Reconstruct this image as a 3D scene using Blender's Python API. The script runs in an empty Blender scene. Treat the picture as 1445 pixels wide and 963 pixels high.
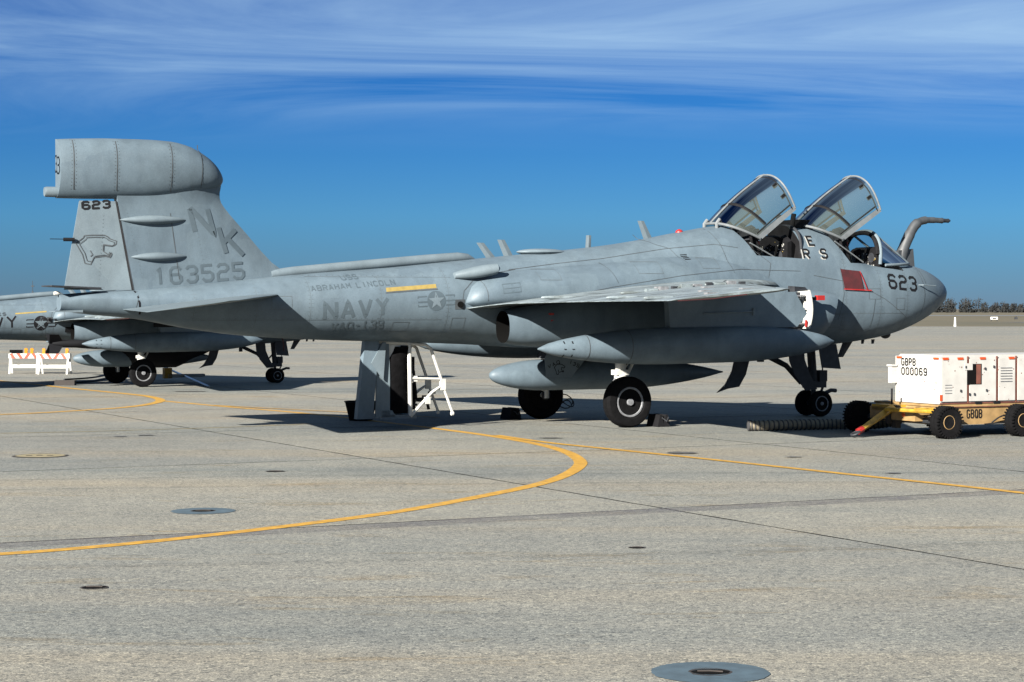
import bpy, bmesh, math, random
from mathutils import Vector, Matrix, Euler
random.seed(7)
PI = math.pi
def R(d): return math.radians(d)
C = bpy.context.scene.collection
SC = bpy.context.scene

# ------------------------------------------------------------------ camera
cam = bpy.data.cameras.new('camera'); co = bpy.data.objects.new('camera', cam); C.objects.link(co)
SC.camera = co
cam.sensor_width = 36.0
cam.lens = 36.0*2845/1445
cam.clip_start = 0.3; cam.clip_end = 9000
co.location = (0, 0, 2.11)
co.rotation_euler = (R(90)-math.atan(45.5/2845), 0, 0)
SC.render.resolution_x = 1024; SC.render.resolution_y = 682

# ------------------------------------------------------------------ light
SUN_AZ = math.atan2(0.83, 0.56)            # direction the rays travel
SUN_EL = R(24.3)
ray = Vector((math.cos(SUN_AZ)*math.cos(SUN_EL), math.sin(SUN_AZ)*math.cos(SUN_EL), -math.sin(SUN_EL)))
sd = bpy.data.lights.new('sun', 'SUN'); sd.energy = 5.0; sd.angle = R(0.5); sd.color = (1.0, 0.945, 0.86)
so = bpy.data.objects.new('sun', sd); C.objects.link(so)
so.rotation_euler = ray.to_track_quat('-Z', 'Y').to_euler()
so.location = (-30, -40, 30)

w = bpy.data.worlds.new('World'); SC.world = w; w.use_nodes = True
nt = w.node_tree; N = nt.nodes; L = nt.links; N.clear()
out = N.new('ShaderNodeOutputWorld'); bg = N.new('ShaderNodeBackground')
sky = N.new('ShaderNodeTexSky'); sky.sky_type = 'NISHITA'; sky.sun_disc = False
sky.sun_elevation = SUN_EL
sky.sun_rotation = math.atan2(-ray.x, -ray.y)
sky.air_density = 1.0; sky.dust_density = 0.0; sky.ozone_density = 4.0; sky.altitude = 0
tc = N.new('ShaderNodeTexCoord')
sep = N.new('ShaderNodeSeparateXYZ'); L.new(tc.outputs['Generated'], sep.inputs[0])
def wm(op, a, b=None, c=None, clamp=False):
    n = N.new('ShaderNodeMath'); n.operation = op; n.use_clamp = clamp
    for i, v in enumerate((a, b, c)):
        if v is None: continue
        if isinstance(v, (int, float)): n.inputs[i].default_value = v
        else: L.new(v, n.inputs[i])
    return n.outputs[0]
# deep-blue film rendering of the low sky: gradient tint by elevation, same all the way round
elev = wm('MAXIMUM', sep.outputs['Z'], 0.0)
rampn = N.new('ShaderNodeValToRGB'); L.new(wm('MULTIPLY', elev, 1.0), rampn.inputs[0])
cr = rampn.color_ramp
cr.elements[0].position = 0.0; cr.elements[0].color = (0.0729, 0.1319, 0.2710, 1)
cr.elements[1].position = 0.6; cr.elements[1].color = (0.0244, 0.0792, 0.1831, 1)
e = cr.elements.new(0.045); e.color = (0.0729, 0.1924, 0.3661, 1)
e = cr.elements.new(0.10); e.color = (0.0403, 0.1546, 0.3442, 1)
e = cr.elements.new(0.16); e.color = (0.0319, 0.1245, 0.3076, 1)
mul = N.new('ShaderNodeMix'); mul.data_type = 'RGBA'; mul.blend_type = 'MULTIPLY'; mul.inputs[0].default_value = 1.0
L.new(sky.outputs[0], mul.inputs[6]); L.new(rampn.outputs[0], mul.inputs[7])
# cirrus: direction projected on a plane high above
px = wm('DIVIDE', sep.outputs['X'], wm('ADD', elev, 0.02)); py = wm('DIVIDE', sep.outputs['Y'], wm('ADD', elev, 0.02))
comb = N.new('ShaderNodeCombineXYZ'); L.new(px, comb.inputs[0]); L.new(py, comb.inputs[1])
mp = N.new('ShaderNodeMapping'); L.new(comb.outputs[0], mp.inputs[0])
mp.inputs['Rotation'].default_value = (0, 0, R(-24)); mp.inputs['Scale'].default_value = (0.26, 0.45, 1)
mp.inputs['Location'].default_value = (3.3, 1.3, 0)
nz = N.new('ShaderNodeTexNoise'); nz.inputs['Scale'].default_value = 1.0; nz.inputs['Detail'].default_value = 12; nz.inputs['Roughness'].default_value = 0.60
nz.inputs['Distortion'].default_value = 0.9
L.new(mp.outputs[0], nz.inputs['Vector'])
nz2 = N.new('ShaderNodeTexNoise'); nz2.inputs['Scale'].default_value = 0.35; nz2.inputs['Detail'].default_value = 3
L.new(mp.outputs[0], nz2.inputs['Vector'])
cl = wm('MULTIPLY', wm('SUBTRACT', nz.outputs[0], 0.36, clamp=True), 3.2, clamp=True)
cl = wm('MULTIPLY', cl, wm('ADD', wm('MULTIPLY', nz2.outputs[0], 0.8), 0.25))
mr = N.new('ShaderNodeMapRange'); mr.interpolation_type = 'SMOOTHSTEP'
L.new(elev, mr.inputs[0]); mr.inputs[1].default_value = 0.075; mr.inputs[2].default_value = 0.128
cl = wm('MULTIPLY', wm('MULTIPLY', cl, mr.outputs[0]), 1.25, clamp=True)
mixc = N.new('ShaderNodeMix'); mixc.data_type = 'RGBA'; L.new(cl, mixc.inputs[0])
L.new(mul.outputs[2], mixc.inputs[6]); mixc.inputs[7].default_value = (2.15, 3.2, 4.25, 1)
L.new(mixc.outputs[2], bg.inputs[0]); bg.inputs[1].default_value = 0.05
L.new(bg.outputs[0], out.inputs[0])
SC.view_settings.view_transform = 'Standard'; SC.view_settings.look = 'None'
SC.view_settings.exposure = 2.1; SC.view_settings.gamma = 1.0
SC.view_settings.use_curve_mapping = False

# ------------------------------------------------------------------ materials
def mat(name, col, rough=0.6, metal=0.0, var=0.0, vscale=3.0, emit=None, coat=0, spec=0.5, bump=0.0, bscale=60):
    col = tuple(c*.81 for c in col)
    m = bpy.data.materials.new(name); m.use_nodes = True
    t = m.node_tree; b = t.nodes['Principled BSDF']
    b.inputs['Base Color'].default_value = (*col, 1); b.inputs['Roughness'].default_value = rough
    b.inputs['Metallic'].default_value = metal; b.inputs['Specular IOR Level'].default_value = spec
    tcn = t.nodes.new('ShaderNodeTexCoord')
    n = t.nodes.new('ShaderNodeTexNoise'); n.inputs['Scale'].default_value = vscale; n.inputs['Detail'].default_value = 6
    t.links.new(tcn.outputs['Object'], n.inputs['Vector'])
    if var > 0:
        r = t.nodes.new('ShaderNodeValToRGB'); t.links.new(n.outputs[0], r.inputs[0])
        r.color_ramp.elements[0].position = 0.3; r.color_ramp.elements[1].position = 0.7
        r.color_ramp.elements[0].color = (*[c*(1-var) for c in col], 1)
        r.color_ramp.elements[1].color = (*[min(1, c*(1+var)) for c in col], 1)
        t.links.new(r.outputs[0], b.inputs['Base Color'])
    if bump > 0:
        n2 = t.nodes.new('ShaderNodeTexNoise'); n2.inputs['Scale'].default_value = bscale; n2.inputs['Detail'].default_value = 3
        t.links.new(tcn.outputs['Object'], n2.inputs['Vector'])
        bp = t.nodes.new('ShaderNodeBump'); bp.inputs['Strength'].default_value = bump; bp.inputs['Distance'].default_value = 0.02
        t.links.new(n2.outputs[0], bp.inputs['Height']); t.links.new(bp.outputs[0], b.inputs['Normal'])
    return m

def paint(name, col, stain=0.35):
    """weathered low-visibility aircraft paint: mottling, touch-up patches, fine streaks of dirt and rivet dots"""
    m = bpy.data.materials.new(name); m.use_nodes = True
    t = m.node_tree; nn = t.nodes; ll = t.links; b = nn['Principled BSDF']
    b.inputs['Roughness'].default_value = 0.5; b.inputs['Specular IOR Level'].default_value = 0.28
    tcn = nn.new('ShaderNodeTexCoord')
    def noise(scale, det, sc=(1, 1, 1), rough=0.6):
        mpn = nn.new('ShaderNodeMapping'); mpn.inputs['Scale'].default_value = sc
        ll.new(tcn.outputs['Object'], mpn.inputs[0])
        n = nn.new('ShaderNodeTexNoise'); n.inputs['Scale'].default_value = scale; n.inputs['Detail'].default_value = det
        n.inputs['Roughness'].default_value = rough
        ll.new(mpn.outputs[0], n.inputs['Vector']); return n.outputs[0]
    def ramp(v, p0, p1, c0, c1):
        r = nn.new('ShaderNodeValToRGB'); ll.new(v, r.inputs[0])
        r.color_ramp.elements[0].position = p0; r.color_ramp.elements[1].position = p1
        r.color_ramp.elements[0].color = (*c0, 1); r.color_ramp.elements[1].color = (*c1, 1); return r.outputs[0]
    def mul_(a, b_, f=1.0):
        x = nn.new('ShaderNodeMix'); x.data_type = 'RGBA'; x.blend_type = 'MULTIPLY'; x.inputs[0].default_value = f
        ll.new(a, x.inputs[6]); ll.new(b_, x.inputs[7]); return x.outputs[2]
    c = ramp(noise(1.3, 5), 0.3, 0.72, [v*0.86 for v in col], [v*1.12 for v in col])
    c = mul_(c, ramp(noise(5, 8, (1, 1, .45), .65), 0.30, 0.6, (1-stain*.8,)*3, (1, 1, 1)), 0.6)
    if name.startswith('worn'): c = mul_(c, ramp(noise(3, 8, (.5, 2.2, 1), .75), 0.40, 0.60, (.42, .40, .36), (1.15, 1.15, 1.15)), 0.9)
    c = mul_(c, ramp(noise(60, 3, (1, 1, 1), .7), 0.34, 0.66, (.88, .88, .90), (1.08, 1.08, 1.08)), 0.8)
    # square touch-up patches
    vo = nn.new('ShaderNodeTexVoronoi'); vo.distance = 'CHEBYCHEV'; vo.inputs['Scale'].default_value = 1.9
    ll.new(tcn.outputs['Object'], vo.inputs['Vector'])
    sx = nn.new('ShaderNodeSeparateColor'); ll.new(vo.outputs['Color'], sx.inputs[0])
    c = mul_(c, ramp(sx.outputs[0], 0.15, 0.85, (.91, .92, .93), (1.04, 1.04, 1.03)), 0.8)
    ll.new(c, b.inputs['Base Color'])
    rr = ramp(noise(5, 5), .3, .7, (.42,)*3, (.62,)*3); ll.new(rr, b.inputs['Roughness'])
    bm_ = nn.new('ShaderNodeBump'); bm_.inputs['Strength'].default_value = 0.10; bm_.inputs['Distance'].default_value = 0.05
    ll.new(noise(2.6, 3), bm_.inputs['Height']); ll.new(bm_.outputs[0], b.inputs['Normal'])
    return m

GREY = paint('grey_paint', (0.076, 0.103, 0.123))
GREYL = paint('pale_grey_paint', (0.092, 0.118, 0.134), .25)
PROBE = mat('probe_paint', (0.034, 0.038, 0.042), .55, var=.3, vscale=5)
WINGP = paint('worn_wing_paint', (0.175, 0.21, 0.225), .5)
FADED = mat('faded_marking', (0.047, 0.068, 0.083), .6, var=.07, vscale=12)
DARKM = mat('panel_line', (0.036, 0.044, 0.05), .7, var=.4, vscale=6)
SEAM = mat('seam_line', (0.062, 0.078, 0.088), .7, var=.3, vscale=6)
BLACK = mat('black_marking', (0.006, 0.0065, 0.008), .7, spec=.15, var=.2)
COCKPIT = mat('cockpit_black', (0.005, 0.005, 0.006), .8, spec=.15, var=.4, vscale=9)
SWITCH = mat('switch_white', (0.3, 0.3, 0.28), .6)
RUBBER = mat('rubber', (0.0045, 0.0045, 0.005), .95, spec=.08, var=.3, vscale=14, bump=.3, bscale=40)
WHITE = mat('gear_white', (0.45, 0.45, 0.42), .45, var=.12, vscale=9)
HUBG = mat('hub_grey', (0.17, 0.175, 0.185), .5, metal=.2, var=.25, vscale=20)
DGREY = mat('dark_grey_metal', (0.022, 0.024, 0.028), .6, spec=.25, var=.3, vscale=8)
EXH = mat('exhaust_black', (0.004, 0.004, 0.004), 1.0, spec=0.05)
YSTRIP = mat('formation_strip', (0.23, 0.17, 0.05), .5, var=.15, vscale=10)
RED = mat('red_cover', (0.042, 0.002, 0.0035), .7, var=.3, vscale=8)
REDB = mat('bright_red', (0.25, 0.01, 0.008), .5)
BAG = mat('black_canvas', (0.004, 0.004, 0.0045), 1.0, spec=.05, var=.3, vscale=8, bump=1.0, bscale=9)
FRAME = mat('canopy_frame_white', (0.110, 0.122, 0.128), .5, var=.15, vscale=8)
METALB = mat('bare_metal', (0.5, 0.5, 0.5), .3, metal=.9, var=.2, vscale=8)
def glass(name, tint, refl=0.10, alpha=0.75):
    m = bpy.data.materials.new(name); m.use_nodes = True; t = m.node_tree; t.nodes.clear()
    o = t.nodes.new('ShaderNodeOutputMaterial'); tr = t.nodes.new('ShaderNodeBsdfTransparent'); tr.inputs[0].default_value = (*tint, 1)
    gl = t.nodes.new('ShaderNodeBsdfGlossy'); gl.inputs['Roughness'].default_value = 0.04; gl.inputs[0].default_value = (.45, .45, .45, 1)
    fr = t.nodes.new('ShaderNodeFresnel'); fr.inputs[0].default_value = 1.5
    df = t.nodes.new('ShaderNodeBsdfDiffuse'); df.inputs[0].default_value = (.10, .115, .10, 1)
    m0 = t.nodes.new('ShaderNodeMixShader'); m0.inputs[0].default_value = refl
    t.links.new(tr.outputs[0], m0.inputs[1]); t.links.new(df.outputs[0], m0.inputs[2])
    mx = t.nodes.new('ShaderNodeMixShader'); t.links.new(fr.outputs[0], mx.inputs[0])
    t.links.new(m0.outputs[0], mx.inputs[1]); t.links.new(gl.outputs[0], mx.inputs[2]); t.links.new(mx.outputs[0], o.inputs[0])
    return m
GLASS = glass('canopy_glass', (0.66, 0.69, 0.66), 0.28)
WGLASS = glass('windshield_glass', (0.62, 0.70, 0.78), 0.0)

# ------------------------------------------------------------------ mesh helpers
class MB:
    def __init__(s): s.v = []; s.f = []; s.m = []
    def add(s, vs, fs, mi=0):
        b = len(s.v); s.v += [tuple(x) for x in vs]
        for q in fs: s.f.append(tuple(i+b for i in q)); s.m.append(mi)
        return s
    def box(s, a, b, mi=0, M=None, taper=None):
        (x0, y0, z0), (x1, y1, z1) = a, b
        vs = [Vector(p) for p in ((x0,y0,z0),(x1,y0,z0),(x1,y1,z0),(x0,y1,z0),(x0,y0,z1),(x1,y0,z1),(x1,y1,z1),(x0,y1,z1))]
        if M: vs = [M @ p for p in vs]
        return s.add(vs, [(0,3,2,1),(4,5,6,7),(0,1,5,4),(1,2,6,5),(2,3,7,6),(3,0,4,7)], mi)
    def hexa(s, vs, mi=0):
        return s.add(vs, [(0,3,2,1),(4,5,6,7),(0,1,5,4),(1,2,6,5),(2,3,7,6),(3,0,4,7)], mi)
    def prism(s, poly, d0, d1, axis='y', mi=0):
        """poly in (x,z) for axis y, (x,y) for z, (y,z) for x; extruded between d0 and d1"""
        def P(p, d):
            return {'y': (p[0], d, p[1]), 'z': (p[0], p[1], d), 'x': (d, p[0], p[1])}[axis]
        n = len(poly); vs = [P(p, d0) for p in poly]+[P(p, d1) for p in poly]
        fs = [tuple(range(n)), tuple(range(2*n-1, n-1, -1))]
        for i in range(n): j = (i+1) % n; fs.append((i, i+n, j+n, j))
        return s.add(vs, fs, mi)
    def loft(s, rings, mi=0, cap0=True, cap1=True, closed=True):
        n = len(rings[0]); vs = [p for r in rings for p in r]; fs = []
        for k in range(len(rings)-1):
            for i in range(n if closed else n-1):
                j = (i+1) % n
                fs.append((k*n+i, k*n+j, (k+1)*n+j, (k+1)*n+i))
        if cap0: fs.append(tuple(range(n-1, -1, -1)))
        if cap1: fs.append(tuple((len(rings)-1)*n+i for i in range(n)))
        return s.add(vs, fs, mi)
    def tube(s, pts, r, seg=10, mi=0, cap=True, flat=1.0):
        pts = [Vector(p) for p in pts]; rings = []
        rs = r if isinstance(r, (list, tuple)) else [r]*len(pts)
        up = None
        for i, p in enumerate(pts):
            d = (pts[min(i+1, len(pts)-1)]-pts[max(i-1, 0)]).normalized()
            if up is None:
                up = Vector((0, 0, 1)) if abs(d.z) < .9 else Vector((0, 1, 0))
            a = d.cross(up).normalized(); b = a.cross(d).normalized(); up = b
            rings.append([p+(a*math.cos(2*PI*k/seg)*flat+b*math.sin(2*PI*k/seg))*rs[i] for k in range(seg)])
        return s.loft(rings, mi, cap, cap)
    def lathe(s, prof, seg=32, axis='y', c=(0, 0, 0), mi=0, mis=None):
        """prof list of (axial, radius)"""
        rings = []
        for a, r in prof:
            ring = []
            for k in range(seg):
                t = 2*PI*k/seg; u, v_ = r*math.cos(t), r*math.sin(t)
                p = {'y': (u, a, v_), 'z': (u, v_, a), 'x': (a, u, v_)}[axis]
                ring.append((p[0]+c[0], p[1]+c[1], p[2]+c[2]))
            rings.append(ring)
        if mis is None: return s.loft(rings, mi)
        for i in range(len(rings)-1): s.loft(rings[i:i+2], mis[i], i == 0, i == len(rings)-2)
        return s
    def ell(s, c, r, seg=20, rings=12, mi=0, power=1.0):
        rs = []
        for k in range(rings+1):
            t = PI*k/rings; x = -math.cos(t); q = max(math.sin(t), .02)**power
            rs.append([(c[0]+r[0]*x, c[1]+r[1]*q*math.cos(2*PI*j/seg), c[2]+r[2]*q*math.sin(2*PI*j/seg)) for j in range(seg)])
        return s.loft(rs, mi)
    def build(s, name, mats, parent=None, smooth=None, loc=None, fix=True):
        me = bpy.data.meshes.new(name); me.from_pydata(s.v, [], s.f)
        if not isinstance(mats, (list, tuple)): mats = [mats]
        for m in mats: me.materials.append(m)
        me.polygons.foreach_set('material_index', s.m)
        if fix:
            bm = bmesh.new(); bm.from_mesh(me); bmesh.ops.recalc_face_normals(bm, faces=bm.faces); bm.to_mesh(me); bm.free()
        if smooth is not None:
            me.polygons.foreach_set('use_smooth', [True]*len(me.polygons)); me.set_sharp_from_angle(angle=R(smooth))
        me.update()
        o = bpy.data.objects.new(name, me); C.objects.link(o)
        if parent: o.parent = parent
        if loc: o.location = loc
        return o
def empty(name, loc, rz=0, label=None, cat=None, group=None, sc=1.0):
    o = bpy.data.objects.new(name, None); C.objects.link(o); o.location = loc; o.rotation_euler = (0, 0, rz); o.scale = (sc,)*3
    return tag(o, label, cat, group)
def tag(o, label=None, cat=None, group=None, kind=None):
    if label: o['label'] = label
    if cat: o['category'] = cat
    if group: o['group'] = group
    if kind: o['kind'] = kind
    return o

def pchip(xs, ys):
    n = len(xs); h = [xs[i+1]-xs[i] for i in range(n-1)]; d = [(ys[i+1]-ys[i])/h[i] for i in range(n-1)]
    m = [0]*n; m[0] = d[0]; m[-1] = d[-1]
    for i in range(1, n-1):
        if d[i-1]*d[i] > 0:
            w1 = 2*h[i]+h[i-1]; w2 = h[i]+2*h[i-1]; m[i] = (w1+w2)/(w1/d[i-1]+w2/d[i])
    def f(x):
        if x <= xs[0]: return ys[0]
        if x >= xs[-1]: return ys[-1]
        i = 0
        while x > xs[i+1]: i += 1
        t = (x-xs[i])/h[i]
        return ((1+2*t)*(1-t)**2*ys[i]+t*(1-t)**2*h[i]*m[i]+t*t*(3-2*t)*ys[i+1]+t*t*(t-1)*h[i]*m[i+1])
    return f
def table(rows):
    xs = [r[0] for r in rows]
    return [pchip(xs, [r[k] for r in rows]) for k in range(1, len(rows[0]))]

# ------------------------------------------------------------------ ground
PX, PY, PA = 1.30, 37.3, R(27.0)        # aircraft: mid point between the main wheels, heading
def loc2w(s, l): return (PX+s*math.cos(PA)-l*math.sin(PA), PY+s*math.sin(PA)+l*math.cos(PA))
F_, H_ = 2845.0, 436.0
def gnd(u, v):                           # where a sight line meets the apron (used to measure the markings)
    D = F_*2.11/(v-H_); return ((u-722.5)/F_*D, D)

def concrete():
    m = bpy.data.materials.new('apron_concrete'); m.use_nodes = True
    t = m.node_tree; nn = t.nodes; ll = t.links; b = nn['Principled BSDF']; b.inputs['Roughness'].default_value = 0.85
    b.inputs['Specular IOR Level'].default_value = 0.25
    g = nn.new('ShaderNodeNewGeometry')
    def noise(scale, det=5, sc=(1, 1, 1), rough=.6, dist=0):
        mpn = nn.new('ShaderNodeMapping'); mpn.inputs['Scale'].default_value = sc; ll.new(g.outputs['Position'], mpn.inputs[0])
        n = nn.new('ShaderNodeTexNoise'); n.inputs['Scale'].default_value = scale; n.inputs['Detail'].default_value = det
        n.inputs['Roughness'].default_value = rough; n.inputs['Distortion'].default_value = dist
        ll.new(mpn.outputs[0], n.inputs['Vector']); return n.outputs[0]
    def ramp(v, stops):
        r = nn.new('ShaderNodeValToRGB'); ll.new(v, r.inputs[0]); e = r.color_ramp.elements
        e[0].position = stops[0][0]; e[0].color = (*stops[0][1], 1); e[1].position = stops[-1][0]; e[1].color = (*stops[-1][1], 1)
        for p, c_ in stops[1:-1]: q = e.new(p); q.color = (*c_, 1)
        return r.outputs[0]
    def mix(a, b_, f=1.0, mode='MULTIPLY'):
        x = nn.new('ShaderNodeMix'); x.data_type = 'RGBA'; x.blend_type = mode
        if isinstance(f, float): x.inputs[0].default_value = f
        else: ll.new(f, x.inputs[0])
        ll.new(a, x.inputs[6]); ll.new(b_, x.inputs[7]); return x.outputs[2]
    c = ramp(noise(.22, 6, (1, 1, 1), .65), [(.3, (.138, .138, .125)), (.5, (.157, .156, .139)), (.7, (.174, .170, .149))])
    # long bands of wear across the far apron
    c = mix(c, ramp(noise(1.0, 4, (.012, .16, 1), .7), [(.35, (.74, .80, .86)), (.5, (1, 1, 1)), (.68, (1.16, 1.04, .90))]), 1.0)
    c = mix(c, ramp(noise(1.7, 6, (1, 1, 1), .75), [(.3, (.86, .87, .88)), (.7, (1.08, 1.07, 1.05))]), 1.0)
    c = mix(c, ramp(noise(.9, 7, (.35, 1.6, 1), .75, .6), [(.56, (1, 1, 1)), (.68, (.86, .72, .54))]), .9)
    # exposed aggregate
    vo = nn.new('ShaderNodeTexVoronoi'); vo.inputs['Scale'].default_value = 30; ll.new(g.outputs['Position'], vo.inputs['Vector'])
    c = mix(c, ramp(vo.outputs['Distance'], [(.0, (.20, .20, .22)), (.26, (.62, .62, .64)), (.34, (1, 1, 1))]),
            ramp(noise(11, 3), [(.44, (.0,)*3), (.58, (.95,)*3)]))
    vo2 = nn.new('ShaderNodeTexVoronoi'); vo2.inputs['Scale'].default_value = 44; ll.new(g.outputs['Position'], vo2.inputs['Vector'])
    sc2 = nn.new('ShaderNodeSeparateColor'); ll.new(vo2.outputs['Color'], sc2.inputs[0])
    c = mix(c, ramp(sc2.outputs[0], [(0, (.50, .53, .56)), (.3, (.92, .92, .92)), (.8, (1.05, 1.05, 1.04)), (1, (1.5, 1.48, 1.40))]), 1.0)
    c = mix(c, ramp(noise(85, 2, (1, 1, 1)), [(.34, (.55,)*3), (.66, (1.38,)*3)]), 1.0)
    oi = nn.new('ShaderNodeObjectInfo'); c = mix(c, ramp(oi.outputs['Random'], [(0, (.93, .94, .96)), (1, (1.05, 1.04, 1.02))]), 1.0)
    ll.new(c, b.inputs['Base Color'])
    bu = nn.new('ShaderNodeBump'); bu.inputs['Strength'].default_value = .35; bu.inputs['Distance'].default_value = .01
    ll.new(noise(60, 3), bu.inputs['Height']); ll.new(bu.outputs[0], b.inputs['Normal'])
    return m
CONC = concrete()
FILLER = mat('joint_filler', (0.008, 0.008, 0.008), .95, spec=.05)

ground = MB().add([(-6000, -600, -.05), (6000, -600, -.05), (6000, 8000, -.05), (-6000, 8000, -.05)], [(0, 1, 2, 3)])
def grass_mat():
    m = mat('dry_grass', (.12, .10, .045), .95, var=.35, vscale=.02)
    t = m.node_tree; g = t.nodes.new('ShaderNodeNewGeometry'); mp_ = t.nodes.new('ShaderNodeMapping'); mp_.inputs['Scale'].default_value = (.02, .05, 1)
    t.links.new(g.outputs['Position'], mp_.inputs[0])
    n = [x for x in t.nodes if x.type == 'TEX_NOISE'][0]; n.inputs['Scale'].default_value = 1; n.inputs['Detail'].default_value = 8; n.inputs['Roughness'].default_value = .75
    t.links.new(mp_.outputs[0], n.inputs['Vector']); r = [x for x in t.nodes if x.type == 'VALTORGB'][0]
    r.color_ramp.elements[0].color = (.030, .028, .010, 1); r.color_ramp.elements[1].color = (.075, .056, .023, 1)
    r.color_ramp.elements[0].position = .38; r.color_ramp.elements[1].position = .62
    return m
GRASS = grass_mat()
tag(ground.build('ground', GRASS, fix=False), kind='structure')
# slabs in the aircraft-aligned grid
SJ = [-34.2, -27.4, -20.6, -7.0, -.35, 6.4, 13.2, 20.0, 26.8, 33.6]
LJ = [-44.4, -29.4, -14.4, -6.4, .6, 7.8, 15.0, 22.2, 29.4, 36.6, 43.8]
apron = MB()
def wq(s0, s1, l0, l1, z): return [(*loc2w(s0, l0), z), (*loc2w(s1, l0), z), (*loc2w(s1, l1), z), (*loc2w(s0, l1), z)]
def wring(mb):
    s0, s1, l0, l1 = SJ[0], SJ[-1], LJ[0], LJ[-1]
    inner = [Vector((*loc2w(s, l), 0)) for s, l in ((s0, l0), (s1, l0), (s1, l1), (s0, l1))]
    # outer rectangle is world aligned: the apron ends at the grass 240 m away
    o_ = [Vector((-900, -300, 0)), Vector((900, -300, 0)), Vector((900, 240, 0)), Vector((-900, 240, 0))]
    mb.add(inner+o_, [(4, 5, 1, 0), (5, 6, 2, 1), (6, 7, 3, 2), (7, 4, 0, 3)])
wring(apron)
apron_o = tag(apron.build('apron', CONC, fix=False), kind='structure')
rnd = random.Random(3)
for i in range(len(SJ)-1):
    for j in range(len(LJ)-1):
        g = .019
        def jit(): return rnd.uniform(-.008, .006)
        top = []; s0, s1, l0, l1 = SJ[i]+g, SJ[i+1]-g, LJ[j]+g, LJ[j+1]-g
        n = 26; ring = []
        for a, b_ in (((s0, l0), (s1, l0)), ((s1, l0), (s1, l1)), ((s1, l1), (s0, l1)), ((s0, l1), (s0, l0))):
            for k in range(n):
                t = k/n; ring.append((a[0]+(b_[0]-a[0])*t+(jit() if k else 0), a[1]+(b_[1]-a[1])*t+(jit() if k else 0)))
        mb = MB(); m_ = len(ring)
        vs = [(*loc2w(*p), 0.0) for p in ring]+[(*loc2w(*p), -.007) for p in ring]
        mb.add(vs, [tuple(range(m_))], 0); mb.add(vs, [(q, q+m_, (q+1) % m_+m_, (q+1) % m_) for q in range(m_)], 1)
        mb.build('slab', [CONC, FILLER], apron_o)
fl = MB().add(wq(SJ[0]-.02, SJ[-1]+.02, LJ[0]-.02, LJ[-1]+.02, -.004), [(0, 1, 2, 3)])
fo = fl.build('joint_filler', FILLER, apron_o, fix=False)

YEL = mat('yellow_line_paint', (0.36, 0.190, 0.006), .8, var=.3, vscale=9)
YELF = mat('worn_yellow_paint', (0.16, 0.13, 0.055), .8, var=.3, vscale=2)
def wear(m, base):
    t = m.node_tree; b = t.nodes['Principled BSDF']; src = b.inputs['Base Color'].links[0].from_socket
    tcn = t.nodes.new('ShaderNodeTexCoord'); n = t.nodes.new('ShaderNodeTexNoise'); n.inputs['Scale'].default_value = 7; n.inputs['Detail'].default_value = 10; n.inputs['Roughness'].default_value = .85
    t.links.new(tcn.outputs['Object'], n.inputs['Vector']); r = t.nodes.new('ShaderNodeMapRange'); t.links.new(n.outputs[0], r.inputs[0])
    r.inputs[1].default_value = .52; r.inputs[2].default_value = .70; r.inputs[4].default_value = .75
    x = t.nodes.new('ShaderNodeMix'); x.data_type = 'RGBA'; t.links.new(r.outputs[0], x.inputs[0]); t.links.new(src, x.inputs[6]); x.inputs[7].default_value = (*base, 1)
    t.links.new(x.outputs[2], b.inputs['Base Color'])
wear(YEL, (.15, .14, .11)); wear(YELF, (.15, .145, .125))
def catmull(pts, n=8):
    o = []; P_ = [pts[0]]+list(pts)+[pts[-1]]
    for i in range(1, len(P_)-2):
        for k in range(n):
            t = k/n; q = []
            for a in range(len(pts[0])):
                p0, p1, p2, p3 = P_[i-1][a], P_[i][a], P_[i+1][a], P_[i+2][a]
                q.append(.5*((2*p1)+(-p0+p2)*t+(2*p0-5*p1+4*p2-p3)*t*t+(-p0+3*p1-3*p2+p3)*t**3))
            o.append(tuple(q))
    o.append(tuple(pts[-1])); return o
def ribbon(name, pts, wd, z, m, parent=None, smooth=True):
    if smooth: pts = catmull(pts)
    mb = MB(); vs = []
    for i, p in enumerate(pts):
        a = Vector(pts[max(i-1, 0)]); b_ = Vector(pts[min(i+1, len(pts)-1)]); d = (b_-a).normalized(); nrm = Vector((-d.y, d.x))*wd/2
        vs += [(p[0]+nrm.x, p[1]+nrm.y, z), (p[0]-nrm.x, p[1]-nrm.y, z)]
    mb.add(vs, [(2*i, 2*i+1, 2*i+3, 2*i+2) for i in range(len(pts)-1)])
    return mb.build(name, m, parent, fix=False)
G = lambda L_: [gnd(*p) for p in L_]
# hairpin lead-in line nearest the camera
tag(ribbon('taxi_line', G([(-1400, 838), (-700, 812), (-260, 795), (0, 783), (200, 766.5), (400, 744), (560, 723), (680, 701), (760, 684), (800, 670), (819, 656), (813, 646), (795, 637), (760, 627.5), (700, 617), (640, 608.5), (560, 598.5), (480, 589), (400, 581), (320, 574.5), (227, 566)]), .185, .004, YEL), kind='structure')
tag(ribbon('taxi_line', G([(4200, 1010), (2600, 841), (1800, 742), (1445, 697), (1200, 670.5), (1000, 649), (860, 634.5), (770, 625), (700, 615)]), .15, .008, YEL), kind='structure')
tag(ribbon('taxi_line', G([(-200, 589), (0, 585.5), (110, 580), (180, 575), (217, 569.5), (226, 565), (214, 561), (190, 557.5), (100, 548.5), (40, 542), (0, 538), (-100, 529)]), .22, .006, YEL), kind='structure')
tag(ribbon('taxi_line', G([(300, 572.5), (400, 578), (500, 583), (620, 590)]), .10, .0095, YEL), kind='structure')
tag(ribbon('taxi_line', G([(0, 612), (120, 609.5), (240, 606), (360, 602), (450, 598)]), .10, .0035, YELF), kind='structure')
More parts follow.
